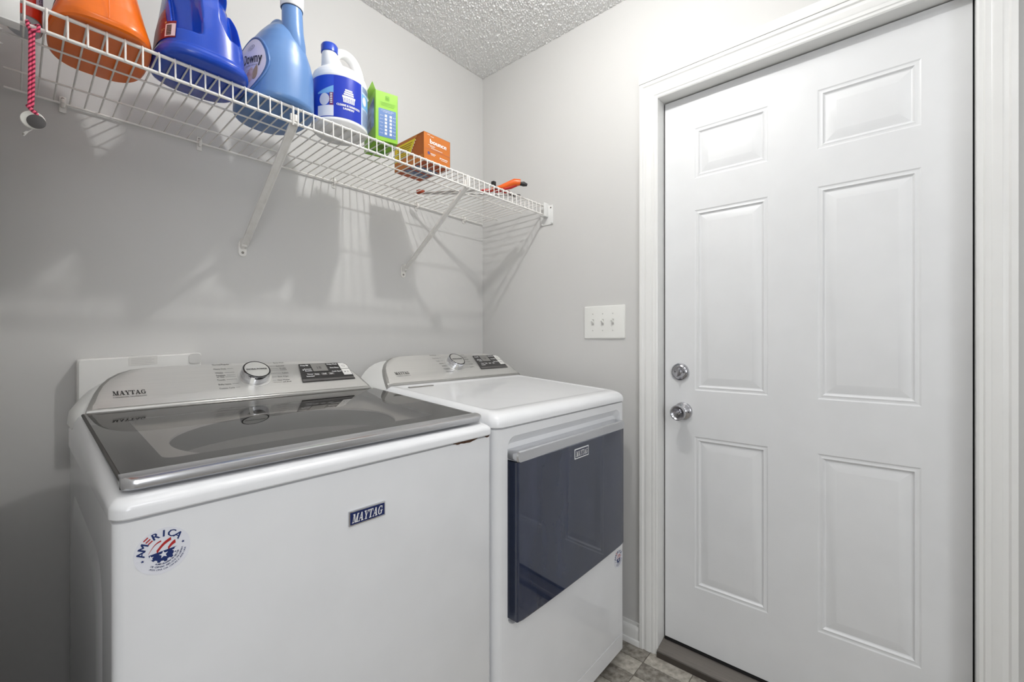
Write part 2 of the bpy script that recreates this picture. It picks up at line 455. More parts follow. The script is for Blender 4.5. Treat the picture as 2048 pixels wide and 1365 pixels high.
for a, b in ycols:
    for z0, z1 in zrows:
        bm = BM()
        loft(bm, [[(DX + x, a - d, z0 + d), (DX + x, b + d, z0 + d), (DX + x, b + d, z1 - d), (DX + x, a - d, z1 - d)] for d, x in pp], False, True)
        obj('door_panel', bm, M_door, door, 12)
bm = BM(); box(bm, DX - .001, xb, DY1, DY0, .0385, DZ0 + .003); box(bm, DX - .005, DX - .001, DY1, DY0, .0375, .0435)
obj('door_sweep', bm, M_black, door, 20)

# threshold
th = thing('threshold', (0, -1.33, 0), 'grey metal threshold under the white panelled door', 'threshold')
loft_p = [(-.021, 0), (-.021, .012), (-.017, .023), (-.008, .025), (-.006, .0225), (-.002, .0275), (.048, .038), (.1, .0385), (.1, 0)]
obj('sill_plate', loft(BM(), [[(x, y, z) for x, z in loft_p] for y in (DL - .0005, DR + .0005)]), M_thresh, th, 25)
fp = [(-.0225, .0005), (-.0225, .0205), (-.021, .0205), (-.021, .0005)]
obj('nosing', loft(BM(), [[(x, y, z) for x, z in fp] for y in (DL - .001, DR + .001)]), M_thresh_d, th, 25)
for k in range(5):
    y = -.945 - k * .175
    obj('screw', lathe(BM(), Fr((-.0225, y, .013), (0, 1, 0), (0, 0, 1)), [(.0028, 0), (.0028, -.0012), (.0012, -.0018)] if False else [(.0028, .0), (.0026, .0012), (.001, .0016)], 12), M_screw, th) if False else None

# baseboards
bp = [(0, 0), (-.019, 0), (-.019, .01), (-.0165, .0175), (-.012, .02), (-.012, .054), (-.009, .063), (-.0055, .068), (-.0055, .080), (0, .080)]
bm = BM(); loft(bm, [[(x, y, z) for x, z in bp] for y in (0, -.856)])
struct('baseboard_right', bm, M_trim, 25)
bm = BM(); loft(bm, [[(x, y, z) for y, z in bp] for x in (XL, -.02)])
struct('baseboard_back', bm, M_trim, 25)
bm = BM(); loft(bm, [[(XL - x, y, z) for x, z in bp] for y in (-.02, -1.15)])
struct('baseboard_left', bm, M_trim, 25)
bm = BM(); loft(bm, [[(x, y, z) for x, z in bp] for y in (yr - .068, YF)])
loft(bm, [[(x, YF - y, z) for y, z in bp] for x in (XW, -.02)])
struct('baseboard_front', bm, M_trim, 25)

# deadbolt and knob (hardware on the door)
def hw(y, z): return Fr((DX, y, z), (0, -1, 0), (0, 0, 1))   # normal -> -x
f = hw(-.9865, 1.0535)
assert f.n.x < 0
db = obj('deadbolt', lathe(BM(), f, [(.0325, 0), (.0325, .004), (.031, .007), (.0285, .008), (.0275, .0065), (.0265, .008), (.024, .0095), (.0225, .0088), (.021, .010), (.012, .0105)], 40), M_nickel, door, 20)
tb = BM(); plate(tb, Fr(f(0, 0, .0105), f.u, f.v), [(.004 * math.cos(a) - .0 + .0035 * math.sin(a), .0165 * math.sin(a)) for a in [2 * PI * k / 20 for k in range(20)]], 0, .017, .002)
lathe(tb, Fr(f(0, 0, .010), f.u, f.v), [(.0095, 0), (.0085, .003), (.005, .005)], 20)
obj('thumb_turn', tb, M_nickel, db, 40)
sb = BM()
for s in (-1, 1): lathe(sb, Fr(f(.0155 * s, 0, .0098), f.u, f.v), [(.003, 0), (.0028, .001), (.0012, .0004)], 12)
obj('screw', sb, M_black, db)
f = hw(-.9975, .9085)
kb = obj('door_knob', lathe(BM(), f, [(.033, 0), (.033, .005), (.031, .009), (.026, .012), (.018, .015), (.0125, .019), (.0115, .031), (.0135, .036), (.020, .041), (.0255, .047), (.0275, .054), (.0275, .060), (.0262, .0625), (.0235, .0632), (.0215, .0615), (.015, .0555), (.0085, .0525)], 44), M_nickel, door, 22)
tb = BM(); plate(tb, Fr(f(0, 0, .052), (0, -.88, .47), (0, .47, .88)), [(.0085 * math.cos(a), .003 * math.sin(a)) for a in [2 * PI * k / 16 for k in range(16)]], 0, .016, .002)
lathe(tb, Fr(f(0, 0, .052), f.u, f.v), [(.0085, 0), (.0078, .004), (.004, .006)], 20)
obj('lock_button', tb, M_nickel, kb, 40)
obj('screw', lathe(BM(), Fr(f(.021, 0, .0125), f.u, f.v), [(.0035, 0), (.003, .0015), (.001, .001)], 12), M_black, kb)

# light switch plate
sw = thing('light_switch', (0, -.698, 1.245), 'white wall plate with three toggle switches beside the door', 'switch')
f = Fr((0, -.698, 1.245), (0, -1, 0), (0, 0, 1))
bm = BM(); loft(bm, [[f(u, v, h) for u, v in rrect(-.092 + d, .092 - d, -.067 + d, .067 - d, .004, 3)] for d, h in ((0, 0), (0, .003), (.0015, .0055), (.005, .0065))])
pl = obj('plate', bm, mat('switch_plate_white', (234, 234, 230), .35), sw, 30)
for k in range(3):
    u = (-1 + k) * .0455 - .005
    bm = BM(); loft(bm, [[f(u + a, v, h) for a, v in rrect(-.0055, .0055, -.0125, .0125, .001, 2)] for h in (.0066, .0069)])
    sl = obj('toggle_slot', bm, mat('slot_shade', (196, 195, 191), .5), sw, 30)
    bm = BM()
    loft(bm, [[f(u + a, v0 + b, h) for a, b in rrect(-wd, wd, -wd, wd, .001, 2)] for v0, h, wd in ((-.0005, .0066, .0046), (.004, .014, .004), (.008, .021, .0034))])
    obj('toggle', bm, mat('toggle_white', (240, 240, 236), .25), sw, 40)
    for s in (-1, 1):
        obj('screw', lathe(BM(), Fr(f(u, s * .034, .0062), f.u, f.v), [(.0028, 0), (.0026, .001), (.001, .0012)], 12), mat('plate_screw', (196, 196, 192), .4), sw)

# ---------------------------------------------------------------- ceiling light above the frame, plus an added fill fixture behind
for (x, y, lb) in ((-.75, -.94, 'round flush ceiling light over the washer and dryer'), (-1.5, -2.35, 'round flush light added as unseen fill in the open room behind')):
    cl = thing('ceiling_light', (x, y, ZC), lb, 'light')
    f = Fr((x, y, ZC - .004), (1, 0, 0), (0, -1, 0))
    obj('base', lathe(BM(), f, [(.09, 0), (.09, .012), (.085, .018)], 40), M_trim, cl)
    obj('diffuser', lathe(BM(), f, [(.08, .018), (.078, .024), (.05, .03), (.01, .032)], 40), mat('lit_diffuser', (255, 250, 240), .5, emit=6), cl)
# ---------------------------------------------------------------- washer & dryer
def outline(hw_, top, n=7):
    """control console face outline in (u, s): flat bottom, leaning sides, round shoulders, slightly arched top"""
    k = hw_ / .329; t = top / .146
    half = [(.3295, 0), (.3275, .012), (.322, .032), (.3125, .062), (.302, .086), (.287, .108), (.268, .125), (.245, .136), (.215, .1415), (.15, .1448), (.08, .146), (0, .1465)]
    half = [(a * k, b * t) for a, b in half]
    return half + [(-a, b) for a, b in half[::-1][1:]]
def ang_plane(x, y, z, deg=38):
    a = R(deg)
    return Fr((x, y, z), (1, 0, 0), (0, math.cos(a), math.sin(a)))
def america_sticker(parent, f, r):
    """round sticker: arc lettering, striped E, flag over a gear with a star"""
    obj('sticker', lathe(BM(), Fr(f(0, 0, .0002), f.u, f.v), [(r, 0), (r, .0003)], 40), mat('sticker_white', (228, 229, 236), .3), parent, 0)
    st = parent.children[-1] if False else [o for o in COL.objects if o.parent == parent and o.name.startswith('sticker')][-1]
    g = lambda u, v: f(u, v, .0008)
    navy = mat('sticker_navy', (24, 46, 104), .4); red = mat('sticker_red', (176, 40, 40), .4)
    bm = BM()
    word = 'AMERICA'
    for k, ch in enumerate(word):
        if ch == 'E': continue
        a = R(168 - k * 21.5)
        vs, fs = text_mesh(ch); x0 = min(p.x for p in vs); x1 = max(p.x for p in vs); h = r * .31 / .73
        for dd_ in (-.0004, 0, .0004):
          V = []
          for p in vs:
            lu = (p.x - (x0 + x1) / 2) * h * 1.0 + dd_; lv = p.y * h + r * .62
            V.append(bm.verts.new(g(lu * math.sin(a) + lv * math.cos(a), -lu * math.cos(a) + lv * math.sin(a)) + f.n * (dd_ + .0004) * .1))
          for q in fs: bm.faces.new([V[i] for i in q])
    # tiny lines of lettering round the lower arc
    for rr, a0, a1, s in ((.60, 235, 335, 'AN AMERICAN COMPANY THE WORLD OVER'), (.72, 225, 345, 'UNE COMPAGNIE AMERICAINE UNA COMPANIA'), (.84, 228, 342, 'AMERICANA UNA COMPANIA AMERICANA')):
        n = len(s)
        for k, ch in enumerate(s):
            if ch == ' ': continue
            a = R(a0 + (a1 - a0) * k / (n - 1)); vs, fs = text_mesh(ch); h = r * .075 / .73
            x0 = min(p.x for p in vs)
            V = [bm.verts.new(g((p.x - x0) * h * -math.sin(a) + (r * rr - p.y * h) * math.cos(a), (p.x - x0) * h * math.cos(a) + (r * rr - p.y * h) * math.sin(a))) for p in vs]
            for q in fs: bm.faces.new([V[i] for i in q])
    for a in (192, 8):
        c = (r * .74 * math.cos(R(a)), r * .74 * math.sin(R(a)))
        bm.faces.new([bm.verts.new(g(c[0] + (.07 if i % 2 == 0 else .03) * r * math.sin(PI * i / 5), c[1] + (.07 if i % 2 == 0 else .03) * r * math.cos(PI * i / 5))) for i in range(10)])
    # gear: lower half ring with teeth, hub with star hole
    pts = []
    for i in range(49):
        a = R(180 + 180 * i / 48); q = r * (.50 if (i // 4) % 2 == 0 else .43)
        pts.append((q * math.cos(a), q * math.sin(a)))
    st_ = [((.17 if i % 2 == 0 else .075) * r * math.sin(PI * i / 5), -.16 * r + (.17 if i % 2 == 0 else .075) * r * math.cos(PI * i / 5)) for i in range(11)]
    bm.faces.new([bm.verts.new(g(*p)) for p in pts])
    obj('sticker_navy_print', bm, navy, st, 0)
    bm = BM()
    def band(p, q, w0, w1, bend):
        n = 10; L = []; U = []
        for i in range(n + 1):
            t = i / n; x = p[0] + (q[0] - p[0]) * t; y = p[1] + (q[1] - p[1]) * t + bend * math.sin(PI * t); wd = w0 + (w1 - w0) * t
            L.append((x * r, (y - wd / 2) * r)); U.append((x * r, (y + wd / 2) * r))
        for i in range(n): quad(bm, g, [L[i], L[i + 1], U[i + 1], U[i]])
    band((-.50, .06), (-.02, .46), .02, .07, .10); band((-.22, .03), (.33, .42), .14, .13, .07); band((.18, .02), (.47, .24), .13, .16, .04)
    a = R(168 - 2 * 21.5)
    for k in range(3):
        lv = r * (.64 + k * .12)
        quad(bm, g, [(lu * r * math.sin(a) + (lv + dv) * math.cos(a), -lu * r * math.cos(a) + (lv + dv) * math.sin(a)) for lu, dv in ((-.10, 0), (.10, 0), (.10, r * .055), (-.10, r * .055))])
    obj('sticker_red_print', bm, red, st, 0)
    bm = BM()
    g2 = lambda u, v: f(u, v, .0011)
    bm.faces.new([bm.verts.new(g2(*p)) for p in st_[:10]])
    for cx in (-.45, .42):
        bm.faces.new([bm.verts.new(g2(cx * r + (.12 if i % 2 == 0 else .055) * r * math.sin(PI * i / 5), -.14 * r + (.12 if i % 2 == 0 else .055) * r * math.cos(PI * i / 5))) for i in range(10)])
    obj('sticker_star', bm, mat('sticker_white', (228, 229, 236), .3), st, 0)

def console(root, cx, y0, z0, top, hwid, ybk, side, kind):
    f = ang_plane(cx, y0, z0)
    ol = outline(hwid, top)
    # brushed face with soft lip
    bm = BM()
    def inset(p, d):
        u, s = p; cu, cs = 0, .06
        return (u - math.copysign(min(abs(u), d * (abs(u) / hwid) ** 6), u), s + (min(d, .008) if s < .02 else -min(d, .007) * min(1, s / .12)))
    rings = [[f(u, s, -.016) for u, s in ol], [f(u, s, -.006) for u, s in ol]] + \
            [[f(*inset(p, d), h) for p in ol] for d, h in ((.0018, -.002), (.011, .0004), (.020, .0022))]
    V = loft(bm, rings[:4], False, False)
    face = obj('console', bm, M_silver_d, root, 50)
    bm = BM(); loft(bm, [rings[3], rings[4]], False, True)
    obj('console_face', bm, M_silver, face, 60)
    # white housing behind the face
    bm = BM()
    A = [f(u, s, -.015) for u, s in ol]
    B = [Vector((cx + math.copysign(min(abs(u) * 1.0 + side * (1 - s / .16), hwid + side), u) if abs(u) > .2 else cx + u, y0 + .03 + (s * math.cos(R(38))), z0 + (s * math.sin(R(38))) - .014 - .02 * (s < .01))) for u, s in ol]
    C = [Vector((b.x, ybk, b.z - .004)) for b in B]
    loft(bm, [A, B, C], True, True)
    obj('console_housing', bm, M_plastic, face, 40)
    g = lambda u, s: f(u, s, .0028)
    t = top / .146
    pr = BM()
    put_serif(pr, 'MAYTAG', g, -.2835, .0445 * t, .0135, .0575)
    put_text(pr, 'COMMERCIAL TECHNOLOGY', g, -.2835, .0365 * t, .0035, width=.0575)
    rows = [('Normal/Regular', -.0805, .134, .040), ('Heavy Duty', -.0805, .1165, .028), ('Whites', -.0805, .1005, .018), ('Sanitize', -.0805, .0905, .021), ('w/ Oxi', -.0805, .0835, .017),
            ('Towels', -.0815, .0725, .018), ('Bulky Items', -.082, .0555, .028), ('Custom Cycle', -.083, .0405, .034)]
    rowr = [('Quick Wash', .070, .133, .029), ('Delicates', .0745, .1185, .022), ('Wrinkle', .080, .108, .018), ('Control', .080, .1015, .018), ('Colors', .0815, .0875, .017), ('Drain & Spin', .066, .0725, .028), ('Clean Washer', .0605, .058, .033), ('with affresh', .073, .050, .022)]
    if kind == 'dryer':
        rows = [('Normal/Regular', -.0805, .134, .034), ('Heavy Duty', -.0775, .1165, .028), ('Towels', -.0705, .1005, .016), ('Delicates', -.0645, .0865, .02), ('Bedding', -.061, .0725, .02), ('Bulky Items', -.063, .0565, .027), ('Sanitize', -.062, .0405, .034)]
        rowr = [('Quick Dry', .074, .130, .022), ('Timed Dry', .0765, .116, .022), ('Wrinkle', .079, .102, .02), ('Control', .082, .089, .016), ('Air Only', .0805, .0745, .02), ('Damp Dry', .0725, .0585, .024)]
    for s_, u, v, wd in rows + rowr:
        put_text(pr, s_, g, u, v * t, .0055, width=wd)
    for i, (s_, u, v, wd) in enumerate(rows):
        quad(pr, g, Q(u + wd + .003, -.036, v * t + .0022, v * t + .0028))
    for i, (s_, u, v, wd) in enumerate(rowr):
        quad(pr, g, Q(.048, u - .003, v * t + .0022, v * t + .0028))
    obj('face_lettering', pr, M_print, face, 0)
    # control panel, trapezoid with a round corner
    poly = [(.124, .043), (.2885, .0445), (.2885, .104), (.2875, .112), (.283, .1185), (.276, .122), (.266, .1235), (.1385, .1235)]
    poly = [(a, b * t) for a, b in poly]
    cp = obj('control_panel', plate(BM(), Fr(f(0, 0, .002), f.u, f.v), poly, 0, .0022), M_panel, face, 30)
    g = lambda u, s: f(u, s, .0047)
    bm = BM(); quad(bm, g, [(a, b * t) for a, b in ((.1255, .0445), (.2875, .046), (.2875, .0545), (.127, .0545))]); 
    for k in range(3): quad(bm, g, [(.1665 + k * .0225, .0675 * t), (.1855 + k * .0225, .0675 * t), (.1855 + k * .0225, .079 * t), (.1665 + k * .0225, .079 * t)])
    obj('panel_keys', bm, M_panel2, face, 0)
    bm = BM(); plate(bm, Fr(g(0, 0), f.u, f.v), [(a, b * t) for a, b in ((.171, .087), (.2175, .087), (.2175, .121), (.171, .121))], 0, .0006)
    obj('display', bm, M_lcd, face, 0)
    bm = BM()
    for q in ([(.2595, .0935), (.2865, .0935), (.2865, .106), (.283, .1145), (.275, .120), (.2595, .1205)], [(.2595, .0635), (.2865, .0635), (.2865, .0915), (.2595, .0915)]):
        plate(bm, Fr(g(0, 0), f.u, f.v), [(a, b * t) for a, b in q], 0, .0008)
    obj('panel_buttons', bm, mat('button_white', (222, 221, 218), .35), face, 0)
    g = lambda u, s: f(u, s, .0055)
    bm = BM()
    for s_, u, v, wd in (('Deep Fill', .1405, .112, .022), ('Remote', .147, .0955, .02), ('Enable', .147, .0875, .02), ('Timer', .147, .072, .018), ('Extended', .143, .063, .022), ('Delay Wash', .2225, .1135, .032), ('Extra Rinse', .2265, .097, .028), ('Cycle Signal', .2265, .0795, .03),
                         ('Temp', .17, .071, .012), ('Soil', .194, .071, .01), ('Spin', .216, .071, .01)):
        put_text(bm, s_, g, u, v * t, .0055, width=wd, bold=.0002)
    lathe(bm, Fr(g(.1425, .0945 * t), f.u, f.v), [(.0022, 0), (.0022, .0002)], 12)
    obj('panel_lettering', bm, M_printw, face, 0)
    bm = BM()
    for (u, v) in ((.2725, .106),):
        for k in range(20):
            a0, a1 = R(110 + k * 16), R(126 + k * 16); q = [(u + r_ * math.cos(a), v * t + r_ * math.sin(a)) for r_, a in ((.005, a0), (.005, a1), (.0042, a1), (.0042, a0))]
            quad(bm, g, q)
    quad(bm, g, Q(.2722, .2729, .106 * t, .111 * t)); quad(bm, g, [(.266, .0745 * t), (.266, .0815 * t), (.2715, .078 * t)]); quad(bm, g, Q(.2755, .2765, .0745 * t, .0815 * t)); quad(bm, g, Q(.278, .279, .0745 * t, .0815 * t))
    put_text(bm, '18', g, .187, .097 * t, .012)
    obj('button_symbols', bm, M_print, face, 0)
    # knob
    kf = Fr(f(.009, .0835 * t, .002), f.u, f.v)
    bm = BM(); lathe(bm, kf, [(.042, 0), (.0415, .0012), (.036, .0016)], 48)
    obj('knob_seat', bm, M_silver, face)
    bm = BM(); lathe(bm, kf, [(.0345, .0014), (.0355, .006), (.035, .0215), (.0335, .0245), (.0322, .0252), (.0318, .0242)], 56)
    kn = obj('knob', bm, M_chrome, face, 30)
    bm = BM(); lathe(bm, kf, [(.0332, .0247), (.0325, .0258), (.0305, .0258), (.0298, .0248)], 56, False, False)
    obj('knob_ring', bm, M_black, kn) if False else obj('knob_ring', bm, M_black, face)
    bm = BM(); lathe(bm, kf, [(.0300, .0243), (.0297, .0256), (.002, .0259)], 56)
    obj('knob_cap', bm, M_knobtop, face)
    bm = BM(); put_text(bm, 'EXTRA POWER', lambda u, v: kf(u, v, .0263), 0, -.0025, .0052, 'C', width=.050, bold=.0004)
    obj('knob_lettering', bm, M_print, face, 0)
    a = R(-118)
    pf = Fr(kf(0, 0, 0), (-math.sin(a) * f.u + math.cos(a) * f.v), f.n)
    bm = BM(); d = f.u * math.cos(a) + f.v * math.sin(a); e = f.u * -math.sin(a) + f.v * math.cos(a)
    o_ = kf(0, 0, 0)
    loft(bm, [[o_ + d * q + e * (-.0042) + f.n * .002, o_ + d * q + e * .0042 + f.n * .002, o_ + d * q + e * .0042 + f.n * .0215, o_ + d * q - e * .0042 + f.n * .0215] for q in (.033, .0375)])
    obj('knob_pointer', bm, M_silver, face, 0)
    return f

# ---- washer
WX0, WX1, WYF, WYB = -1.497, -.803, -.828, -.20
wr = thing('washing_machine', ((WX0 + WX1) / 2, (WYF + WYB) / 2, 0), 'white top-loading washing machine with dark glass lid, round america sticker on its front', 'washer')
bm = BM()
loft(bm, [[(x, y, z) for x, y in rrect(WX0 + d, WX1 - d, WYF + d, WYB - d, .012, 5)] for z, d in ((.012, .003), (.018, 0), (.933, 0), (.9345, .003), (.936, .006))])
cab = obj('cabinet', bm, M_appl, wr, 30)
# embossed side panel
for s, xx in ((-1, WX0), ):
    ff = Fr((xx, -.5, .5), (0, -1, 0), (0, 0, 1))
    bm = BM()
    loft(bm, [[ff(u, v, h) for u, v in rrect(-.24 + d, .24 - d, -.36 + d, .36 - d, .07, 8)] for d, h in ((0, -.001), (.01, .0008), (.03, .0034), (.045, .0038))], False, True)
    obj('side_emboss', bm, M_appl, cab, 50)
for x in (WX0 + .06, WX1 - .06):
    for y in (WYF + .06, WYB - .06): obj('levelling_foot', lathe(BM(), Fr((x, y, 0), (1, 0, 0), (0, 1, 0)), [(.02, 0), (.02, .008), (.01, .013)], 16), M_black, wr)
# top deck: rounded rim, slopes up to the console, well under the lid
SL = .0335 / .4815
zs = lambda y: .9655 + (y + .80) * .096
c4 = lambda e: rrect2(WX0 - .003 + e, WX1 + .003 - e, WYF - .006 + e, WYB + e * 0 - e, .02, 8)
rings = [[(x, y, .9375) for x, y in c4(.008)], [(x, y, .9375) for x, y in c4(.002)], [(x, y, .940) for x, y in c4(0)], [(x, y, .950 + (y + .83) * SL * .3) for x, y in c4(0)]]
for k in range(1, 7):
    a = R(90 * k / 6); e = .020 * (1 - math.cos(a)); rise = math.sin(a)
    rings.append([(x, y, .950 + (y + .83) * SL * .3 + ((zs(y) - .950 - (y + .83) * SL * .3) * rise)) for x, y in c4(e)])
LX0, LX1, LY0, LY1 = -1.4835, -.8195, -.806, -.3185
well = rrect2(LX0 + .03, LX1 - .03, LY0 + .045, LY1 - .02, .04, 8)
rings.append([(x, y, zs(y) + .0) for x, y in c4(.026)])
rings.append([(x, y, zs(y) - .001) for x, y in well])
rings.append([(x, y, zs(y) - .012) for x, y in well])
bm = BM(); loft(bm, rings, False, False)
obj('top_deck', bm, M_appl, wr, 35)
cxw, cyw = (WX0 + WX1) / 2, -.548
hole = []
for x, y in well:
    a = math.atan2((y - cyw) / .22, (x - cxw) / .31); hole.append((cxw + .235 * math.cos(a), cyw + .160 * math.sin(a)))
tr_ = [[(x, y, zs(y) - .012) for x, y in well], [(x, y, zs(y) - .018) for x, y in hole], [(x, y, zs(y) - .022) for x, y in hole]]
obj('tub_ring', loft(BM(), tr_, False, False), M_tub, wr, 35)
bk = [[(x, y, zs(y) - .022) for x, y in hole]] + [[(cxw + (x - cxw) * k, cyw + (y - cyw) * k, z) for x, y in hole] for k, z in ((.985, .935), (.985, .89), (.99, .55), (.9, .52), (.3, .52), (.26, .60), (.2, .66))]
obj('basket', loft(BM(), bk, False, True), M_basket, wr, 35)
# lid
lf = Fr(((LX0 + LX1) / 2, -.80, .985), (1, 0, 0), (0, .4815, .0335))
hw2 = (LX1 - LX0) / 2; ln = (LY1 - -.80) / math.cos(math.atan(SL))
bm = BM(); plate(bm, lf, rrect(-hw2, hw2, .004, ln, .006, 3), -.0045, 0)
lid = obj('lid', bm, M_lidglass, wr, 30, label='smoked glass lid with dark border')
outer = rrect(-hw2 + .001, hw2 - .001, .005, ln - .001, .006, 6); inner = rrect(-hw2 + .057, hw2 - .075, .078, ln - .075, .018, 6)
bm = BM(); loft(bm, [[lf(u, v, -.0052) for u, v in outer], [lf(u, v, -.0052) for u, v in inner], [lf(u, v, -.0058) for u, v in inner], [lf(u, v, -.0058) for u, v in outer]], False, False)
obj('lid_border', bm, M_frit, lid, 0)
bm = BM()
tp = [(-.012, -.0150), (-.0155, -.0120), (-.0160, -.006), (-.0140, -.0014), (-.010, .0008), (.008, .0016), (.0175, .0012), (.0175, -.007), (.0, -.0150)]
ends = [(-hw2 - .003, .015, .5), (-hw2 - .002, .009, .7), (-hw2 + .001, .0045, .85), (-hw2 + .006, .0015, .95), (-hw2 + .015, 0, 1)]
ends = ends + [(-a, b, c) for a, b, c in ends[::-1]]
loft(bm, [[lf(u, (a + .012) * k - .012 + sh if a < 0 else a, b) for a, b in tp] for u, sh, k in ends])
obj('lid_chrome_trim', bm, M_chrome_worn, lid, 35)
for s in (-1, 1): obj('lid_side_seal', tube(BM(), [lf(s * (hw2 + .001), .01, -.004), lf(s * (hw2 + .001), ln, -.004)], .0030, 8), mat('seal_grey', (62, 60, 58), .5), lid)
console(wr, (WX0 + WX1) / 2 - .002, -.3185, 1.0185, .146, .329, -.165, .018, 'washer')
# front badge
bf = Fr((-1.1428, WYF, .8437), (1, 0, 0), (0, 0, 1))
bd = obj('badge', plate(BM(), bf, rrect(-.0378, .0378, -.0137, .0137, .0012, 2), -.001, .0035, .0012), M_chrome, wr, 30)
obj('badge_field', plate(BM(), Fr(bf(0, 0, .0034), bf.u, bf.v), rrect(-.0353, .0353, -.0112, .0112, .0006, 2), 0, .0004), mat('badge_navy', (28, 40, 92), .3), bd, 0)
bm = BM(); put_serif(bm, 'MAYTAG', lambda u, v: bf(u, v, .0042), -.0325, -.0082, .0158, .0625, .18)
obj('badge_lettering', bm, M_printw, bd, 0)
america_sticker(wr, Fr((-1.4465, WYF, .8845), (math.cos(R(6)), 0, math.sin(R(6))), (-math.sin(R(6)), 0, math.cos(R(6)))), .0305)
bm = BM()
rf = Fr((0, WYF, .9355), (1, 0, 0), (0, 0, 1))
for (x0, x1, hgt) in ((-.928, -.852, .0065), (-.826, -.812, .004)):
    top = []; bot = []
    n = 14
    for k in range(n + 1):
        t = k / n; x = x0 + (x1 - x0) * t
        top.append((x, .0015)); bot.append((x, -hgt * math.sin(PI * t) ** .6 * (.45 + .55 * rnd.random()) - .0004))
    for k in range(n): plate(bm, rf, [bot[k], bot[k + 1], top[k + 1], top[k]], -.0005, .0007)
obj('rust_patch', bm, M_rust, cab, 0, label='brown rust along the seam under the lid corner')

# ---- dryer
DX0, DX1, DYF, DYB = -.792, -.0935, -.833, -.20
dr = thing('dryer', ((DX0 + DX1) / 2, (DYF + DYB) / 2, 0), 'white front-loading clothes dryer with dark blue glass door, next to the door wall', 'dryer')
bm = BM()
o4 = lambda d: rrect(DX0 + d, DX1 - d, DYF + d, DYB - d, .022, 8)
loft(bm, [[(x, y, z) for x, y in o4(d)] for z, d in ((.036, .002), (.038, 0), (.0945, 0), (.0955, .0025), (.0975, .0025), (.0985, 0), (.943, 0), (.9445, .003), (.9465, .006))])
dcab = obj('cabinet', bm, M_appl, dr, 30)
for x in (DX0 + .06, DX1 - .06):
    for y in (DYF + .06, DYB - .06): obj('levelling_foot', lathe(BM(), Fr((x, y, 0), (1, 0, 0), (0, 1, 0)), [(.018, 0), (.018, .01), (.01, .012), (.01, .037)], 16), M_black, dr)
bm = BM(); box(bm, DX0 + .03, DX1 - .03, DYF + .03, DYB - .03, .012, .036)
obj('underside_pan', bm, M_black, dr, 0)
# recess around the door, scooped above it for the hand
dx0, dx1, dz0, dz1 = -.7385, -.1415, .4435, .8845
YD = -.860
cut = BM()
loft(cut, [[(u, y, v) for u, v in rrect(dx0 - .0105 + e, dx1 + .0105 - e, dz0 - .0125 + e, dz1 + .036 - et, .030, 8)] for y, e, et in ((DYF - .02, -.0012, -.0012), (DYF, 0, 0), (DYF + .003, .0012, .002), (DYF + .016, .003, .022))])
co = obj('recess_cutter', cut, M_appl, None)
md = dcab.modifiers.new('recess', 'BOOLEAN'); md.operation = 'DIFFERENCE'; md.object = co; md.solver = 'EXACT'
bpy.context.view_layer.update()
me2 = bpy.data.meshes.new_from_object(dcab.evaluated_get(bpy.context.evaluated_depsgraph_get()))
dcab.modifiers.clear(); old = dcab.data
for v in me2.vertices: pass
dcab.data = me2; me2.name = 'cabinet'
me2.shade_smooth(); me2.set_sharp_from_angle(angle=R(30))
bpy.data.objects.remove(co); bpy.data.meshes.remove(old)
ff = Fr((0, YD, 0), (1, 0, 0), (0, 0, 1))
dth = -(DYF + .0165 - YD)
mid = (dx0 + dx1) / 2
bm = BM()
hwd = (dx1 - dx0) / 2
def bow(u): return -.0055 * ((u - mid) / hwd) ** 2 + .0015
cols = 28
us = [dx0 + .0045 + (dx1 - dx0 - .009) * k / cols for k in range(cols + 1)]
def dring(e, h, c):      # outline as columns: bottom left->right then top right->left
    lo = [(dx0 + e + (u - dx0) / (dx1 - dx0) * (dx1 - dx0 - 2 * e), u) for u in us]
    def zc(u):           # rounded lower corners
        q_ = min(u - dx0, dx1 - u); r_ = .012
        return (r_ - math.sqrt(max(0, r_ * r_ - (r_ - q_) ** 2))) if q_ < r_ else 0
    return [ff(a, dz0 + e + zc(u), h + bow(u) * c) for a, u in lo] + [ff(a, dz1 - .0285, h + bow(u) * c) for a, u in lo[::-1]]
rg_ = [dring(0, dth, 0), dring(0, -.005, 1), dring(.0013, -.0015, 1), dring(.0045, 0, 1)]
loft(bm, rg_, True, False)
n_ = cols + 1; last = rg_[-1]
bmesh.ops.remove_doubles(bm, verts=bm.verts, dist=1e-6)
fv = {}
def gv(p):
    for v in bm.verts:
        if (v.co - p).length < 1e-6: return v
fvs = [gv(p) for p in last]
for k in range(cols): bm.faces.new((fvs[k], fvs[k + 1], fvs[2 * n_ - 2 - k], fvs[2 * n_ - 1 - k]))
dglass = obj('door', bm, M_bluegl, dr, 10, label='dark blue glass door panel')
bm = BM()
tpp = rrect(dx0, dx1, dz1 - .0285, dz1, .010, 5)
loft(bm, [[ff(u, v, h) for u, v in tpp] for h in (dth, -.0055)] + [[ff(u - math.copysign(.004, u - mid), v - (.003 if v > dz1 - .014 else 0), -.0025) for u, v in tpp]])
obj('door_chrome_strip', bm, M_chrome_worn, dglass, 30)
bf = Fr((-.4395, YD - .0016, .828), (1, 0, 0), (0, 0, 1))
bd = obj('door_badge', plate(BM(), bf, rrect(-.0400, .0400, -.0152, .0152, .001, 2), 0, .001), M_printw, dglass, 0)
obj('door_badge_field', plate(BM(), Fr(bf(0, 0, .001), bf.u, bf.v), rrect(-.0368, .0368, -.0120, .0120, .001, 2), 0, .0004), mat('badge_navy_dark', (34, 42, 70), .3), dglass, 0)
bm = BM(); put_serif(bm, 'MAYTAG', lambda u, v: bf(u, v, .0018), -.0345, -.0085, .0165, .066, .18)
obj('door_badge_lettering', bm, M_printw, dglass, 0)
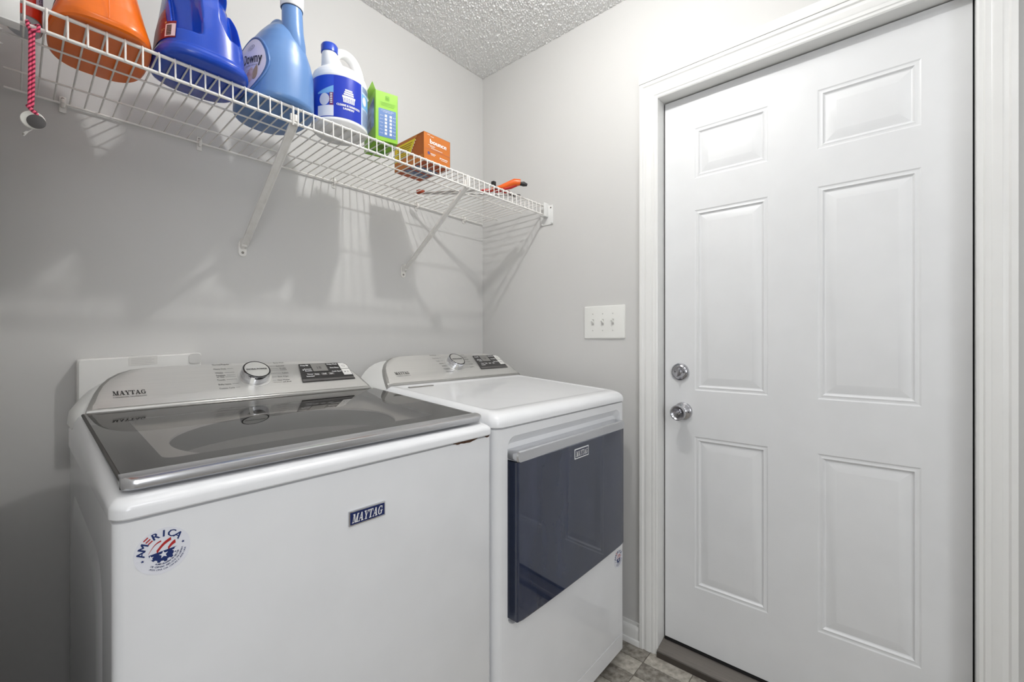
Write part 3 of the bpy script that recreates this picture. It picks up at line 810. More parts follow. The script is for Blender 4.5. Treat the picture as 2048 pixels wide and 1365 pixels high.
america_sticker(dr, Fr((-.144, DYF, .381), (1, 0, 0), (0, 0, 1)), .0325)
# top
zs2 = lambda y: .986 + (y + .80) * .072
c5 = lambda e: rrect(DX0 - .003 + e, DX1 + .002 - e, DYF - .005 + e, DYB - e, .03, 8)
rings = [[(x, y, .948) for x, y in c5(.008)], [(x, y, .948) for x, y in c5(.002)], [(x, y, .950) for x, y in c5(0)], [(x, y, .957) for x, y in c5(0)]]
for k in range(1, 9):
    a = R(90 * k / 8); e = .030 * (1 - math.cos(a))
    rings.append([(x, y, .957 + (zs2(y) - .957) * math.sin(a)) for x, y in c5(e)])
pan = lambda e: rrect(DX0 + .03 + e, DX1 - .03 - e, -.785 + e, -.36 - e, .03, 8)
rings += [[(x, y, zs2(y)) for x, y in pan(0)], [(x, y, zs2(y) - .0022) for x, y in pan(.006)], [(x, y, zs2(y) - .0025) for x, y in pan(.012)]]
bm = BM(); loft(bm, rings, False, True)
obj('top_deck', bm, M_appl, dr, 35)
bm = BM(); lathe(bm, Fr((-.693, -.392, zs2(-.392) - .0022), (1, 0, 0), (0, 1, 0)), [(.004, 0), (.004, .0006)], 12)
bm.free()
bm = BM(); box(bm, -.727, -.63, -.388, -.376, zs2(-.382) - .003, zs2(-.382) + .0005)
obj('hinge_slot', bm, mat('slot_grey', (140, 138, 134), .5), dr, 0)
console(dr, (DX0 + DX1) / 2 - .002, -.345, 1.022, .154, .336, -.165, .012, 'dryer')

# ---- white outlet box behind the washer
ob = thing('outlet_box', (-1.345, -.02, 1.05), 'flat white plastic box on the wall behind the washer', 'box')
bm = BM()
loft(bm, [[(x, y, z + (x + 1.345) * .047) for x, z in rrect(-1.474 + d, -1.217 - d, .93 + d, 1.1275 - d, .006, 4)] for y, d in ((-.001, 0), (-.046, 0), (-.05, .003))])
obj('body', bm, mat('box_white', (232, 231, 228), .45), ob, 30)
bm = BM(); loft(bm, [[(x, y, z + (x + 1.345) * .047) for x, z in rrect(-1.2475, -1.2185, 1.098, 1.1265, .008, 4)] for y in (-.0495, -.0525)])
obj('corner_tab', bm, mat('tab_grey', (206, 205, 202), .5), ob, 30)
bm = BM(); loft(bm, [[(x, y, z + (x + 1.345) * .047) for x, z in rrect(-1.378, -1.318, 1.104, 1.1265, .001, 2)] for y in (-.0495, -.0508)])
obj('paper_label', bm, mat('label_paper', (222, 220, 216), .6), ob, 30)
bm = BM(); g = lambda u, v: Vector((u, -.0511, v + (u + 1.345) * .047))
for k in range(4): quad(bm, g, Q(-1.373, -1.325 - .006 * (k % 2), 1.1085 + k * .0042, 1.1097 + k * .0042))
obj('label_print', bm, mat('pale_print', (200, 198, 195), .6), ob, 0)
# ---------------------------------------------------------------- wire shelf
ZT = 1.7800     # top of the deck wires at the front
sh = thing('wire_shelf', (-.80, -.2, 1.76), 'white vinyl-coated wire shelf along the grey wall above the appliances', 'shelf')
SX0, SX1 = -1.597, -.006
dz = lambda y: 1.7668 + (ZT - .0018 - 1.7668) * (-y / .402)    # centre of the deck wires
def rail(y, z, r, x0=SX0 + .004, x1=SX1 - .003):
    obj('long_rail', tube(BM(), [(x0, y, z), (x1, y, z)], r, 12), M_wire, sh)
rail(-.402, 1.7745, .0036); rail(-.4055, 1.7335, .0036)
rail(-.008, 1.7625, .0028); rail(-.112, dz(-.112) - .0040, .0022); rail(-.267, dz(-.267) - .0040, .0022)
wp = [(0, -.004, dz(-.004)), (0, -.396, dz(-.402)), (0, -.4035, dz(-.402) - .0005), (0, -.4078, dz(-.402) - .0045), (0, -.4085, 1.768), (0, -.4098, 1.731)]
me_w = finish(tube(BM(), wp, .0018, 7), 'deck_wire', M_wire, 60)
nw = 58
for k in range(nw):
    x = -1.5118 + (k - 2) * .02705
    if x > SX1 - .004: break
    o = bpy.data.objects.new('deck_wire', me_w); o.parent = sh; o.location = Vector((x, 0, 0)) - sh.location; COL.objects.link(o)
for x in (-1.4967, -1.211, -.7927, -.415, -.1353):
    bm = BM()
    box(bm, x - .0065, x + .0065, -.0035, 0, 1.742, 1.782, .001)
    tube(bm, [(x, -.002, 1.757), (x, -.012, 1.7555), (x, -.0155, 1.7625), (x, -.012, 1.7695), (x, -.002, 1.769)], [.0045] * 5, 10)
    cl = obj('wall_clip', bm, M_wire, sh, 30)
    obj('clip_screw', lathe(BM(), Fr((x, -.0035, 1.7765), (1, 0, 0), (0, 0, 1)), [(.0032, 0), (.003, .001), (.001, .0014)], 10), M_screw, cl)
for x in (-1.095, -.4835):
    bm = BM()
    a = Vector((x, -.020, 1.478)); b = Vector((x - .004, -.399, 1.737))
    d = (b - a).normalized(); n_ = Vector((0, d.z, -d.y)) * -1; n_ = Vector((1, 0, 0)).cross(d)
    prof_b = [(-.0105, 0), (-.0105, .006), (-.0085, .0065), (-.006, .002), (.006, .002), (.0085, .0065), (.0105, .006), (.0105, 0), (.0, -.0015)]
    loft(bm, [[p + Vector((1, 0, 0)) * u * k + n_ * v for u, v in prof_b] for p, k in ((a - d * .018, .7), (a, 1), (b, 1), (b + d * .008, .8))])
    br = obj('support_brace', bm, M_wire, sh, 40)
    bm = BM(); wf = Fr((x, 0, 1.463), (1, 0, 0), (0, 0, 1))
    plate(bm, wf, [(.0115 * math.cos(R(t)), -.012 + .0115 * math.sin(R(t))) for t in range(180, 361, 20)] + [(.0115, .018), (.007, .028), (-.007, .028), (-.0115, .018)], .0, .0035, .001)
    plate(bm, Fr((x, -.003, 1.475), (1, 0, 0), (0, 0, 1)), [(-.0085, -.006), (.0085, -.006), (.0075, .02), (-.0075, .02)], 0, .017, .003)
    obj('brace_foot', bm, M_wire, br, 40)
    obj('foot_screw', lathe(BM(), Fr((x, -.0035, 1.452), (1, 0, 0), (0, 0, 1)), [(.0042, 0), (.004, .0012), (.001, .0016)], 12), M_screw, br)
    bm = BM(); xx = x - .004
    for s in (-1, 1):
        tube(bm, [(xx + s * .006, -.398, 1.733), (xx + s * .006, -.4095, 1.7285), (xx + s * .006, -.4115, 1.737), (xx + s * .006, -.4105, 1.770), (xx + s * .006, -.4085, 1.774)], .0022, 8)
    box(bm, xx - .009, xx + .009, -.402, -.394, 1.731, 1.760, .002)
    obj('brace_hook', bm, M_wire, br, 40)
# end brackets
for x0, x1, s in ((-.034, 0, 1), (XL, XL + .034, -1)):
    bm = BM()
    xa, xw = (x0, x1) if s > 0 else (x1, x0)
    box(bm, min(xw, xw - s * .004), max(xw, xw - s * .004), -.443, -.375, 1.690, 1.777, .0015)
    box(bm, min(xa, xw), max(xa, xw), -.4185, -.4145, 1.726, 1.784, .0012)
    box(bm, min(xa, xw), max(xa, xw), -.4185, -.392, 1.7245, 1.7275, .001)
    for yy in (-.4405, -.386):
        tube(bm, [(xw - s * .003, yy, 1.697), (xw - s * .012, yy, 1.6945), (xw - s * .003, yy, 1.692)], .003, 8)
    eb = obj('end_bracket', bm, M_plastic, sh, 30)
    if s > 0:
        bm = BM(); lathe(bm, Fr((-.0042, -.432, 1.765), (0, -1, 0), (0, 0, 1)), [(.0035, 0), (.0033, .001), (.001, .0014)], 10)
        obj('bracket_screw', bm, M_screw, eb)

# ---------------------------------------------------------------- bottles and boxes
ZB = 1.7804
def sring(z, cx, cy, hx, hy, e=2.6, n=72, push=None):
    out = []
    for k in range(n):
        a = 2 * PI * k / n; c, s = math.cos(a), math.sin(a)
        p = Vector((cx + hx * math.copysign(abs(c) ** (2 / e), c), cy + hy * math.copysign(abs(s) ** (2 / e), s), z))
        if push:
            p = push(p, a, z, Vector((cx, cy, z)))
        out.append(p)
    return out
def interp(keys, z):
    for (z0, *a), (z1, *b) in zip(keys, keys[1:]):
        if z <= z1:
            t = (z - z0) / (z1 - z0) if z1 > z0 else 0
            t2 = t
            return [p + (q - p) * t2 for p, q in zip(a, b)]
    return list(keys[-1][1:])
def bottle_body(keys, step=.004, push=None, n=72, e=None):
    """keys: (z, cx, cy, hx, hy, e)"""
    zs_ = sorted(set([k[0] for k in keys] + [keys[0][0] + i * step for i in range(int((keys[-1][0] - keys[0][0]) / step) + 1)]))
    bm = BM(); rings = []
    for z in zs_:
        cx, cy, hx, hy, ee = interp(keys, z)
        rings.append(sring(ZB + z, cx, cy, hx, hy, ee, n, push))
    return loft(bm, rings)
def sm(x, a, b):
    t = max(0, min(1, (x - a) / (b - a))); return t * t * (3 - 2 * t)
def plast(name, rgb, rough=.3): return mat(name, rgb, rough, coat=.25)

# 1 small red bottle at the left end
rb = thing('detergent_bottle', (-1.5645, -.29, ZB), 'small red bottle with translucent base at the far left shelf end', 'bottle', )
keys = [(0, -1.5645, -.29, .020, .040, 2.4), (.004, -1.5645, -.29, .0235, .044, 2.6), (.03, -1.5645, -.29, .024, .045, 2.8), (.16, -1.5645, -.29, .024, .045, 2.8), (.185, -1.5645, -.29, .018, .034, 2.4), (.20, -1.5645, -.29, .013, .014, 2), (.225, -1.5645, -.29, .013, .0135, 2)]
obj('body', bottle_body(keys, .01, n=48), plast('translucent_plastic', (196, 198, 204)), rb, 35)
bm = BM(); loft(bm, [sring(ZB + z, -1.5645, -.29, .0246 , .0456, 2.8, 48) for z in (.006, .03, .05, .08, .11, .14)], False, False)
obj('red_label', bm, plast('label_red', (206, 52, 34)), rb, 50)
def on_super(cx, cy, hx, hy, e, off=.0006):
    def f(a_deg, z):
        c, s = math.cos(R(a_deg)), math.sin(R(a_deg))
        p = Vector((cx + hx * math.copysign(abs(c) ** (2 / e), c), cy + hy * math.copysign(abs(s) ** (2 / e), s), ZB + z))
        return p + Vector((c / hx, s / hy, 0)).normalized() * off
    return f
bm = BM(); fs = on_super(-1.5645, -.29, .0246, .0456, 2.8, .0006)
for i in range(6): quad(bm, fs, [(-62 + i * 8, .032), (-54 + i * 8, .032), (-54 + i * 8, .138), (-62 + i * 8, .138)])
obj('lilac_panel', bm, mat('label_lilac', (214, 206, 226), .4), rb, 50)
bm = BM(); fs = on_super(-1.5645, -.29, .0246, .0456, 2.8, .0010)
for i in range(14): quad(bm, fs, Q(-50 + rnd.random() * 2, -28, .036 + i * .0042, .0375 + i * .0042 + rnd.random() * .0012))
obj('barcode', bm, M_print, rb, 0)
obj('cap', lathe(BM(), Fr((-1.5645, -.29, ZB + .222), (1, 0, 0), (0, 1, 0)), [(.016, 0), (.016, .03), (.013, .032)], 24), plast('cap_white', (238, 238, 238)), rb)

# 2 orange jug
oj = thing('detergent_bottle', (-1.457, -.305, ZB), 'large orange detergent jug, second from the left on the wire shelf', 'bottle')
cx, cy = -1.457, -.305
keys = [(0, cx, cy, .074, .119, 3.0), (.003, cx, cy, .0772, .1235, 3.0), (.012, cx, cy, .078, .125, 3.1), (.022, cx, cy, .076, .123, 3.1), (.05, cx, cy + .001, .069, .117, 3.0), (.12, cx, cy + .003, .053, .108, 2.8), (.17, cx, cy + .006, .045, .100, 2.6), (.21, cx, cy + .01, .040, .09, 2.4), (.23, cx, cy + .02, .030, .05, 2.2), (.24, cx, cy + .02, .026, .03, 2), (.26, cx, cy + .02, .026, .026, 2)]
def opush(p, a, z, c):
    zz = z - ZB
    # flat facet on the front below the grip
    if p.y < c.y - .06 and .02 < zz < .2:
        k = sm(zz, .02, .05) * (1 - sm(zz, .17, .2))
        lim = -.4285 + zz * .10
        if p.y < lim: p.y += (lim - p.y) * k * .85
    return p
def two_tone(name, rgb): return plast(name, (238, 114, 14), .28)
body = obj('body', bottle_body(keys, .004, opush), two_tone('jug_orange', (240, 98, 12)), oj, 28)
bm = BM(); tube(bm, [(cx, -.432, ZB + .012), (cx, -.4275, ZB + .06), (cx, -.4225, ZB + .12), (cx, -.414, ZB + .17)], .0007, 6)
obj('mould_seam', bm, two_tone('jug_orange', (238, 106, 16)), body)
bm = BM(); fs = on_super(cx, cy + .003, .0625, .1165, 2.8, .0012)
def tap(a, z):
    _, _, hx_, hy_, e_ = interp(keys, z)
    c, s = math.cos(R(a)), math.sin(R(a))
    p = Vector((cx + hx_ * math.copysign(abs(c) ** (2 / e_), c), cy + .003 + hy_ * math.copysign(abs(s) ** (2 / e_), s), ZB + z))
    return p + Vector((c / hx_, s / hy_, 0)).normalized() * .0012
for i in range(10):
    for j in range(5): quad(bm, tap, Q(150 + i * 7, 157 + i * 7, .045 + j * .022, .067 + j * .022))
obj('side_label', bm, mat('label_periwinkle', (130, 128, 176), .35), oj, 60)
obj('cap', lathe(BM(), Fr((cx, cy + .02, ZB + .256), (1, 0, 0), (0, 1, 0)), [(.033, 0), (.033, .045), (.028, .05)], 36), plast('cap_navy', (30, 50, 120)), oj)

# 3 royal blue jug
bj = thing('detergent_bottle', (-1.286, -.348, ZB), 'royal blue detergent jug with dark red label and barcode, left of the pale blue bottle', 'bottle')
cx, cy = -1.2905, -.347
keys = [(0, cx, cy, .080, .090, 3.0), (.004, cx, cy, .087, .096, 3.0), (.010, cx, cy, .0895, .0985, 3.0), (.017, cx, cy, .0895, .0985, 3.0), (.023, cx, cy, .0875, .0965, 3.0), (.028, cx, cy, .084, .092, 2.9), (.08, cx, cy, .079, .089, 2.9), (.13, cx - .002, cy, .070, .085, 2.8), (.17, cx - .004, cy, .063, .078, 2.6), (.21, cx - .004, cy, .050, .06, 2.4), (.235, cx - .004, cy, .034, .036, 2.1), (.25, cx - .004, cy, .027, .028, 2), (.27, cx - .004, cy, .027, .027, 2)]
def bpush(p, a, z, c):
    zz = z - ZB
    dx = p.x - c.x
    if p.y < c.y:
        # deep finger recesses on either side of the front handle ridge
        s = 0
        for x0, x1, z0, z1, dp in ((-.068, -.014, .056, .20, .042), (.018, .066, .075, .20, .034)):
            lo = z0 + (0 if dp > .035 else .03 * (1 - sm(dx, x0, x1 * .6)))
            s = max(s, dp * sm(dx, x0, x0 + .014) * (1 - sm(dx, x1 - .012, x1)) * sm(zz, lo, lo + .016) * (1 - sm(zz, z1 - .02, z1)))
        p.y += s
    return p
body = obj('body', bottle_body(keys, .002, bpush, 280), plast('jug_royal_blue', (14, 68, 182), .26), bj, 60)
def bmap(u, z):      # front-left wrap: u in degrees
    _, _, hx_, hy_, e_ = interp(keys, z); c, s = math.cos(R(u)), math.sin(R(u))
    p = Vector((cx + hx_ * math.copysign(abs(c) ** (2 / e_), c), cy + hy_ * math.copysign(abs(s) ** (2 / e_), s), ZB + z))
    return p + Vector((c / hx_, s / hy_, 0)).normalized() * .0011
bm = BM()
for i in range(16):
    for j in range(6):
        a0, a1 = 150 + i * 5.0, 155.0 + i * 5.0
        quad(bm, bmap, Q(a0, a1, .034 + j * .0062, .0402 + j * .0062))
for i in range(12):
    for j in range(4):
        w0, w1 = 5.1 - j * .33, 5.1 - (j + 1) * .33
        quad(bm, bmap, [(150 + i * w0, .071 + j * .012), (150 + (i + 1) * w0, .071 + j * .012), (150 + (i + 1) * w1, .083 + j * .012), (150 + i * w1, .083 + j * .012)])
lb = obj('label', bm, mat('label_dark_red', (134, 30, 52), .35, var=(30, .9, (96, 26, 30))), bj, 60)
bmap2 = lambda u, z: bmap(u, z) + (bmap(u, z) - Vector((cx, cy, ZB + z))).normalized() * .0006
bm = BM()
for i in range(5):
    for j in range(5): quad(bm, bmap2, Q(209.5 + i * 4.0, 213.5 + i * 4.0, .037 + j * .0056, .0426 + j * .0056))
obj('barcode_field', bm, mat('label_pale_pink', (236, 214, 220), .4), lb, 0)
bmap3 = lambda u, z: bmap(u, z) + (bmap(u, z) - Vector((cx, cy, ZB + z))).normalized() * .0011
bm = BM(); z = .0395
while z < .062:
    h = .0006 + rnd.random() * .0012
    for i in range(3): quad(bm, bmap3, Q(212.5 + i * 3.3, 215.8 + i * 3.3, z, z + h))
    z += h + .0007
obj('barcode', bm, M_print, lb, 0)
bm = BM(); put_text(bm, '82', lambda u, v: bmap3(208 + u * 560, .0665 + v * .8), 0, 0, .0055, bold=.0003)
for k in range(3): quad(bm, bmap3, Q(199, 209 - k * 3, .0560 - k * .003 - .0008, .0560 - k * .003))
obj('label_print', bm, mat('label_gold', (216, 190, 120), .4), lb, 0)
obj('cap', lathe(BM(), Fr((cx - .004, cy, ZB + .264), (1, 0, 0), (0, 1, 0)), [(.034, 0), (.034, .045), (.029, .05)], 36), plast('cap_white', (238, 238, 238)), bj)

# 4 pale blue fabric softener
db_ = thing('softener_bottle', (-1.11, -.297, ZB), 'tall pale blue softener bottle with white oval label and white cap', 'bottle')
cx, cy = -1.110, -.297
keys = [(0, cx, cy, .080, .112, 2.4), (.004, cx, cy, .0855, .119, 2.4), (.010, cx, cy, .0885, .1225, 2.4), (.10, cx, cy, .0875, .1215, 2.4), (.13, cx, cy, .079, .120, 2.4), (.16, cx, cy, .067, .116, 2.3), (.185, cx, cy, .055, .108, 2.3), (.205, cx, cy - .002, .043, .094, 2.2), (.22, cx, cy - .008, .032, .074, 2.1), (.229, cx, cy - .016, .020, .05, 2), (.233, cx, cy - .02, .008, .025, 2)]
bmv = bottle_body(keys, .005)
nk = [(.09, -1.090, -.345, .020, .026), (.12, -1.089, -.366, .030, .036), (.145, -1.090, -.376, .0295, .032), (.165, -1.092, -.384, .0275, .029), (.20, -1.096, -.385, .0258, .0265), (.262, -1.098, -.385, .0245, .0245)]
loft(bmv, [sring(ZB + z, a, b, c, d, 2, 40) for z, a, b, c, d in nk])
# rear grip
tube(bmv, arc_pts([(-1.108, -.350, ZB + .222), (-1.11, -.325, ZB + .240), (-1.11, -.285, ZB + .238), (-1.11, -.245, ZB + .215), (-1.11, -.215, ZB + .17)], 5), .014, 14)
dbody = obj('body', bmv, plast('bottle_pale_blue', (98, 138, 192), .34), db_, 50)
obj('cap', lathe(BM(), Fr((-1.098, -.385, ZB + .258), (1, 0, 0), (0, 1, 0)), [(.0265, 0), (.028, .002), (.0285, .035), (.025, .038)], 40), plast('cap_white', (238, 238, 238)), db_, 40)
obj('cap_gap', lathe(BM(), Fr((-1.098, -.385, ZB + .2565), (1, 0, 0), (0, 1, 0)), [(.0262, 0), (.0262, .002)], 40), mat('gap_dark', (70, 80, 96), .5), db_, 40)
def lmap(u, v, off=.0019):     # u runs left->right as seen from the left side (towards -y), v = height
    yy = -.318 - u
    zz = v
    _, _, hx_, hy_, e_ = interp(keys, max(0, zz)); cyy = interp(keys, max(0, zz))[1]
    r_ = max(0, 1 - abs((yy - cyy) / hy_) ** e_)
    xx = cx - hx_ * r_ ** (1 / e_)
    gx = -(abs((xx - cx) / hx_) ** (e_ - 1)) / hx_; gy = math.copysign(abs((yy - cyy) / hy_) ** (e_ - 1) / hy_, yy - cyy)
    nrm = Vector((gx, gy, 0)).normalized()
    return Vector((xx, yy, ZB + zz)) + nrm * off
bm = BM(); lu, lv, lcz = .082, .078, .086
rg = [[lmap(lu * q_ * math.cos(2 * PI * k / 48), lcz + lv * q_ * math.sin(2 * PI * k / 48)) for k in range(48)] for q_ in (1, .8, .6, .4, .2, .03)]
loft(bm, rg, False, True)
lab = obj('label', bm, mat('label_white_lilac', (226, 220, 232), .4), db_, 80)
bm = BM(); tube(bm, [lmap(lu * 1.05 * math.cos(2 * PI * k / 64), lcz + lv * 1.06 * math.sin(2 * PI * k / 64), .0005) for k in range(65)], .0032, 8, False)
obj('label_rim', bm, plast('bottle_rim_blue_shaded', (84, 124, 180), .35), dbody, 60)  # raised rim; its darker blue paints in the shading of the label recess
bm = BM(); lm = lambda u, v: lmap(u, v, .0027)
put_text(bm, 'Downy', lm, .022, .082, .027, width=.053, bold=.0004)
sp = []
for k in range(40):
    a = R(90 + k * 22); q_ = .0015 + k * .00022; sp.append((.040 + q_ * math.cos(a) * 1.2, .126 + q_ * math.sin(a)))
for p, q_ in zip(sp, sp[1:]):
    dx_, dv = q_[0] - p[0], q_[1] - p[1]; l = math.hypot(dx_, dv); nx, ny = -dv / l * .0004, dx_ / l * .0004
    quad(bm, lm, [(p[0] - nx, p[1] - ny), (q_[0] - nx, q_[1] - ny), (q_[0] + nx, q_[1] + ny), (p[0] + nx, p[1] + ny)])
put_text(bm, 'ULTRA FABRIC CONDITIONER', lm, .030, .075, .003, width=.036)
obj('label_lettering', bm, mat('ink_dark', (44, 44, 56), .5), lab, 0)
bm = BM(); put_text(bm, 'APRIL FRESH', lm, .034, .064, .003, width=.026)
obj('label_small_lettering', bm, mat('ink_gold', (190, 160, 130), .5), lab, 0)
bm = BM()
def petal(cu, cv, l, wd, ang):
    pts = []
    for k in range(14):
        t = 2 * PI * k / 14; a_, b_2 = l * math.cos(t), wd * math.sin(t) * (1 - .4 * math.cos(t))
        pts.append((cu + a_ * math.cos(R(ang)) - b_2 * math.sin(R(ang)), cv + a_ * math.sin(R(ang)) + b_2 * math.cos(R(ang))))
    V = [bm.verts.new(lm(*p)) for p in pts]; c_ = bm.verts.new(lm(cu, cv))
    for k in range(14): bm.faces.new((V[k], V[(k + 1) % 14], c_))
petal(.045, .054, .019, .010, 70); petal(.03, .043, .022, .012, 30); petal(.02, .035, .016, .009, 10)
obj('flower_print', bm, mat('petal_pink', (206, 158, 150), .5, var=(60, .9, (226, 200, 186))), lab, 0)
bm = BM(); petal(.060, .058, .018, .006, 75)
obj('leaf_print', bm, mat('petal_tan', (176, 150, 120), .5), lab, 0)

# 5 white bleach jug with blue label
wj = thing('bleach_bottle', (-.945, -.335, ZB), 'white bleach jug with bright blue laundry-basket label and blue cap', 'bottle')
cx, cy = -.938, -.331
keys = [(0, cx, cy, .064, .064, 2), (.006, cx, cy, .073, .073, 2), (.012, cx, cy, .0785, .0785, 2), (.018, cx, cy, .0785, .0785, 2), (.020, cx, cy, .0772, .0772, 2), (.138, cx, cy, .0772, .0772, 2), (.140, cx, cy, .0785, .0785, 2), (.154, cx, cy, .077, .077, 2), (.164, cx, cy, .074, .073, 2), (.173, cx, cy, .067, .066, 2), (.179, cx - .002, cy, .057, .057, 2), (.182, cx - .008, cy, .046, .048, 2), (.186, cx - .016, cy, .037, .040, 2), (.200, cx - .024, cy, .029, .031, 2), (.226, cx - .031, cy, .022, .022, 2), (.235, cx - .032, cy, .019, .019, 2)]
bm = bottle_body(keys, .005, n=64)
hp = arc_pts([(cx - .022, cy - .0, ZB + .216), (cx - .008, cy, ZB + .240), (cx + .014, cy, ZB + .250), (cx + .038, cy, ZB + .242), (cx + .054, cy, ZB + .219), (cx + .062, cy, ZB + .188), (cx + .061, cy, ZB + .152)], 6)
tube(bm, hp, [.0120 + .0050 * (i / len(hp)) for i in range(len(hp))], 16)
wbody = obj('body', bm, mat('jug_white', (240, 240, 240), .35), wj, 45)
obj('cap', lathe(BM(), Fr((cx - .032, cy, ZB + .230), (1, 0, 0), (0, 1, 0)), [(.0225, 0), (.0235, .001), (.0235, .02), (.021, .024), (.004, .0245)], 40), plast('cap_blue', (24, 66, 178)), wj, 40)
def cmap(a, z, off=.0004): return Vector((cx + (.0776 + off) * math.cos(R(a)), cy + (.0776 + off) * math.sin(R(a)), ZB + z))
def strip(a0, a1, z0, z1, off=.0004, n=12):
    b_ = BM(); g_ = lambda a, z: cmap(a, z, off)
    for i in range(n): quad(b_, g_, Q(a0 + (a1 - a0) * i / n, a0 + (a1 - a0) * (i + 1) / n, z0, z1))
    return b_
BL = mat('label_bleach_blue', (18, 50, 172), .3)
wl = obj('label', strip(-129.5, -69.5, .020, .138, n=20), BL, wj, 60)
obj('label_side_panel', strip(-230, -129.5, .020, .138, n=30), mat('label_bleach_blue_2', (30, 70, 190), .3), wj, 60)
obj('label_instruction_panel', strip(-69.5, 30, .020, .138, n=30), mat('label_pale_blue', (196, 212, 236), .35), wj, 60)
b_ = strip(-165, -129.8, .022, .052, .0008); obj('label_white_band', b_, mat('label_white', (226, 228, 236), .4), wl, 60)
b_ = BM(); g_ = lambda a, z: cmap(a, z, .0008); quad(b_, g_, [(-165, .086), (-130, .086), (-130, .108), (-165, .090)], 8); 
obj('label_sky_wedge', b_, mat('label_sky', (120, 176, 226), .35), wl, 60)
b_ = BM(); g_ = lambda a, z: cmap(a, z, .0012); V = [(-149 + 11 * math.cos(2 * PI * k / 20), .069 + .017 * math.sin(2 * PI * k / 20)) for k in range(20)]
c0 = b_.verts.new(cmap(-149, .069, .0012)); V = [b_.verts.new(g_(*p)) for p in V]; [b_.faces.new((V[k], V[(k + 1) % 20], c0)) for k in range(20)]; obj('label_bottle_print', b_, mat('label_pearl', (206, 208, 222), .35), wl, 60)
b_ = BM(); quad(b_, g_, Q(-138, -130.2, .052, .088), 4); obj('label_photo_print', b_, mat('label_plum', (112, 44, 96), .35), wl, 60)
g_ = lambda a, z: cmap(a, z, .0012)
b_ = BM()
for zz in (.0575, .0625, .0675, .0725, .0775, .0825): quad(b_, lambda a, z: cmap(a, z, .0016), Q(-136.5, -132 , zz, zz + .0028))
obj('photo_lettering', b_, M_printw, wl, 0)
tc_ = lambda u, v: cmap(-99.5 + math.degrees(u / .078), v, .0010)
b_ = BM()
put_text(b_, 'CLEANS & SANITIZES', tc_, 0, .0535, .0062, 'C', width=.066, bold=.0005)
put_text(b_, 'LAUNDRY', tc_, 0, .0445, .0062, 'C', width=.031, bold=.0005)
for (u0, u1, v) in ((-.0105, .0095, .0985), (-.0125, .0125, .0925), (-.0145, .0135, .0865)):
    quad(b_, tc_, Q(u0, u1, v, v + .0045), 6)
quad(b_, tc_, Q(-.0185, .0185, .0815, .0845), 6)
bk_rows = [(.0775, .0815), (.0735, .0755), (.0695, .0715), (.0655, .0675)]
for v0, v1 in bk_rows: quad(b_, tc_, [(-.0155 - (v0 - .07) * .25, v0), (.0155 + (v0 - .07) * .25, v0), (.0155 + (v1 - .07) * .25, v1), (-.0155 - (v1 - .07) * .25, v1)], 6)
for k in range(6):
    u = -.0155 + k * .0058; quad(b_, tc_, Q(u, u + .0024, .0655, .0815))
obj('label_lettering', b_, M_printw, wl, 0)
ti = lambda a, z: cmap(a, z, .0010)
b_ = BM()
for k in range(11): quad(b_, ti, Q(-66, -38, .024 + k * .0042, .0256 + k * .0042), 6)
for k in range(4): quad(b_, ti, Q(-66, -38, .121 + k * .0042, .1226 + k * .0042), 6)
obj('instruction_print', b_, mat('print_blue', (70, 92, 150), .4), wl, 0)
b_ = BM()
quad(b_, ti, Q(-68, -36, .0745, .114), 6); obj('instruction_picture', b_, mat('label_sky', (120, 176, 226), .35), wl, 0)
b_ = BM(); b_.faces.new([b_.verts.new(cmap(-59 + 7 * math.cos(2 * PI * k / 20), .095 + .013 * math.sin(2 * PI * k / 20), .0014)) for k in range(20)])
obj('instruction_badge', b_, M_printw, wl, 0)

# 6 green carton
gf = Fr((-.794, -.416, ZB), (.964, -.265, 0), (0, 0, 1))      # front face; u from left(-.0685) to right(0)
gb = thing('sheets_carton', (-.815, -.345, ZB), 'tall lime green carton with blue chart and raised lid flap', 'box')
GR = mat('carton_green', (136, 192, 36), .45); GR2 = mat('carton_green_dark', (84, 150, 40), .5)
W_, D_, H_ = .0685, .125, .150
def gp(u, v, d): return gf(u, v, -d)
def slab(bm, fn, pts, t, ax):     # thin board
    A = [fn(*p) for p in pts]; B = [p + ax * t for p in A]
    loft(bm, [A, B]); return bm
bm = BM(); slab(bm, lambda u, v: gp(u, v, 0), Q(-W_, 0, 0, H_), .0008, -gf.n); obj('front_board', bm, GR, gb, 0)
bm = BM(); slab(bm, lambda u, v: gp(u, v, D_), Q(-W_, 0, 0, H_), .0008, gf.n); obj('back_board', bm, GR, gb, 0)
bm = BM(); slab(bm, lambda d, v: gp(-W_, v, d), Q(0, D_, 0, H_), .0008, gf.u); obj('side_board', bm, GR, gb, 0)
bm = BM(); slab(bm, lambda d, v: gp(0, v, d), Q(0, D_, 0, H_), .0008, -gf.u); obj('side_board', bm, GR, gb, 0)
bm = BM(); slab(bm, lambda u, d: gp(u, 0, d), Q(-W_, 0, 0, D_), .0008, gf.v); obj('end_board', bm, GR, gb, 0); bm = BM(); slab(bm, lambda u, d: gp(u, H_ - .004, d), Q(-W_, 0, .004, D_), .0008, gf.v); obj('end_board', bm, GR, gb, 0)
bm = BM(); slab(bm, lambda d, v: gp(-W_ + .004 * 0 - (v - H_) * .25 * 0, v, d) - gf.u * (v - H_) * .35, [(0, H_), (D_ * .6, H_), (D_ * .6, H_ + .022), (.004, H_ + .024)], .0006, gf.u); obj('lid_flap', bm, GR, gb, 0)
g = lambda u, v: gp(u, v, -.0005)
bm = BM(); bm.faces.new([bm.verts.new(g(*p)) for p in rrect(-.0595, -.0055, .012, .098, .002, 2)]); obj('chart_panel', bm, mat('chart_blue', (88, 122, 176), .4), gb, 0)
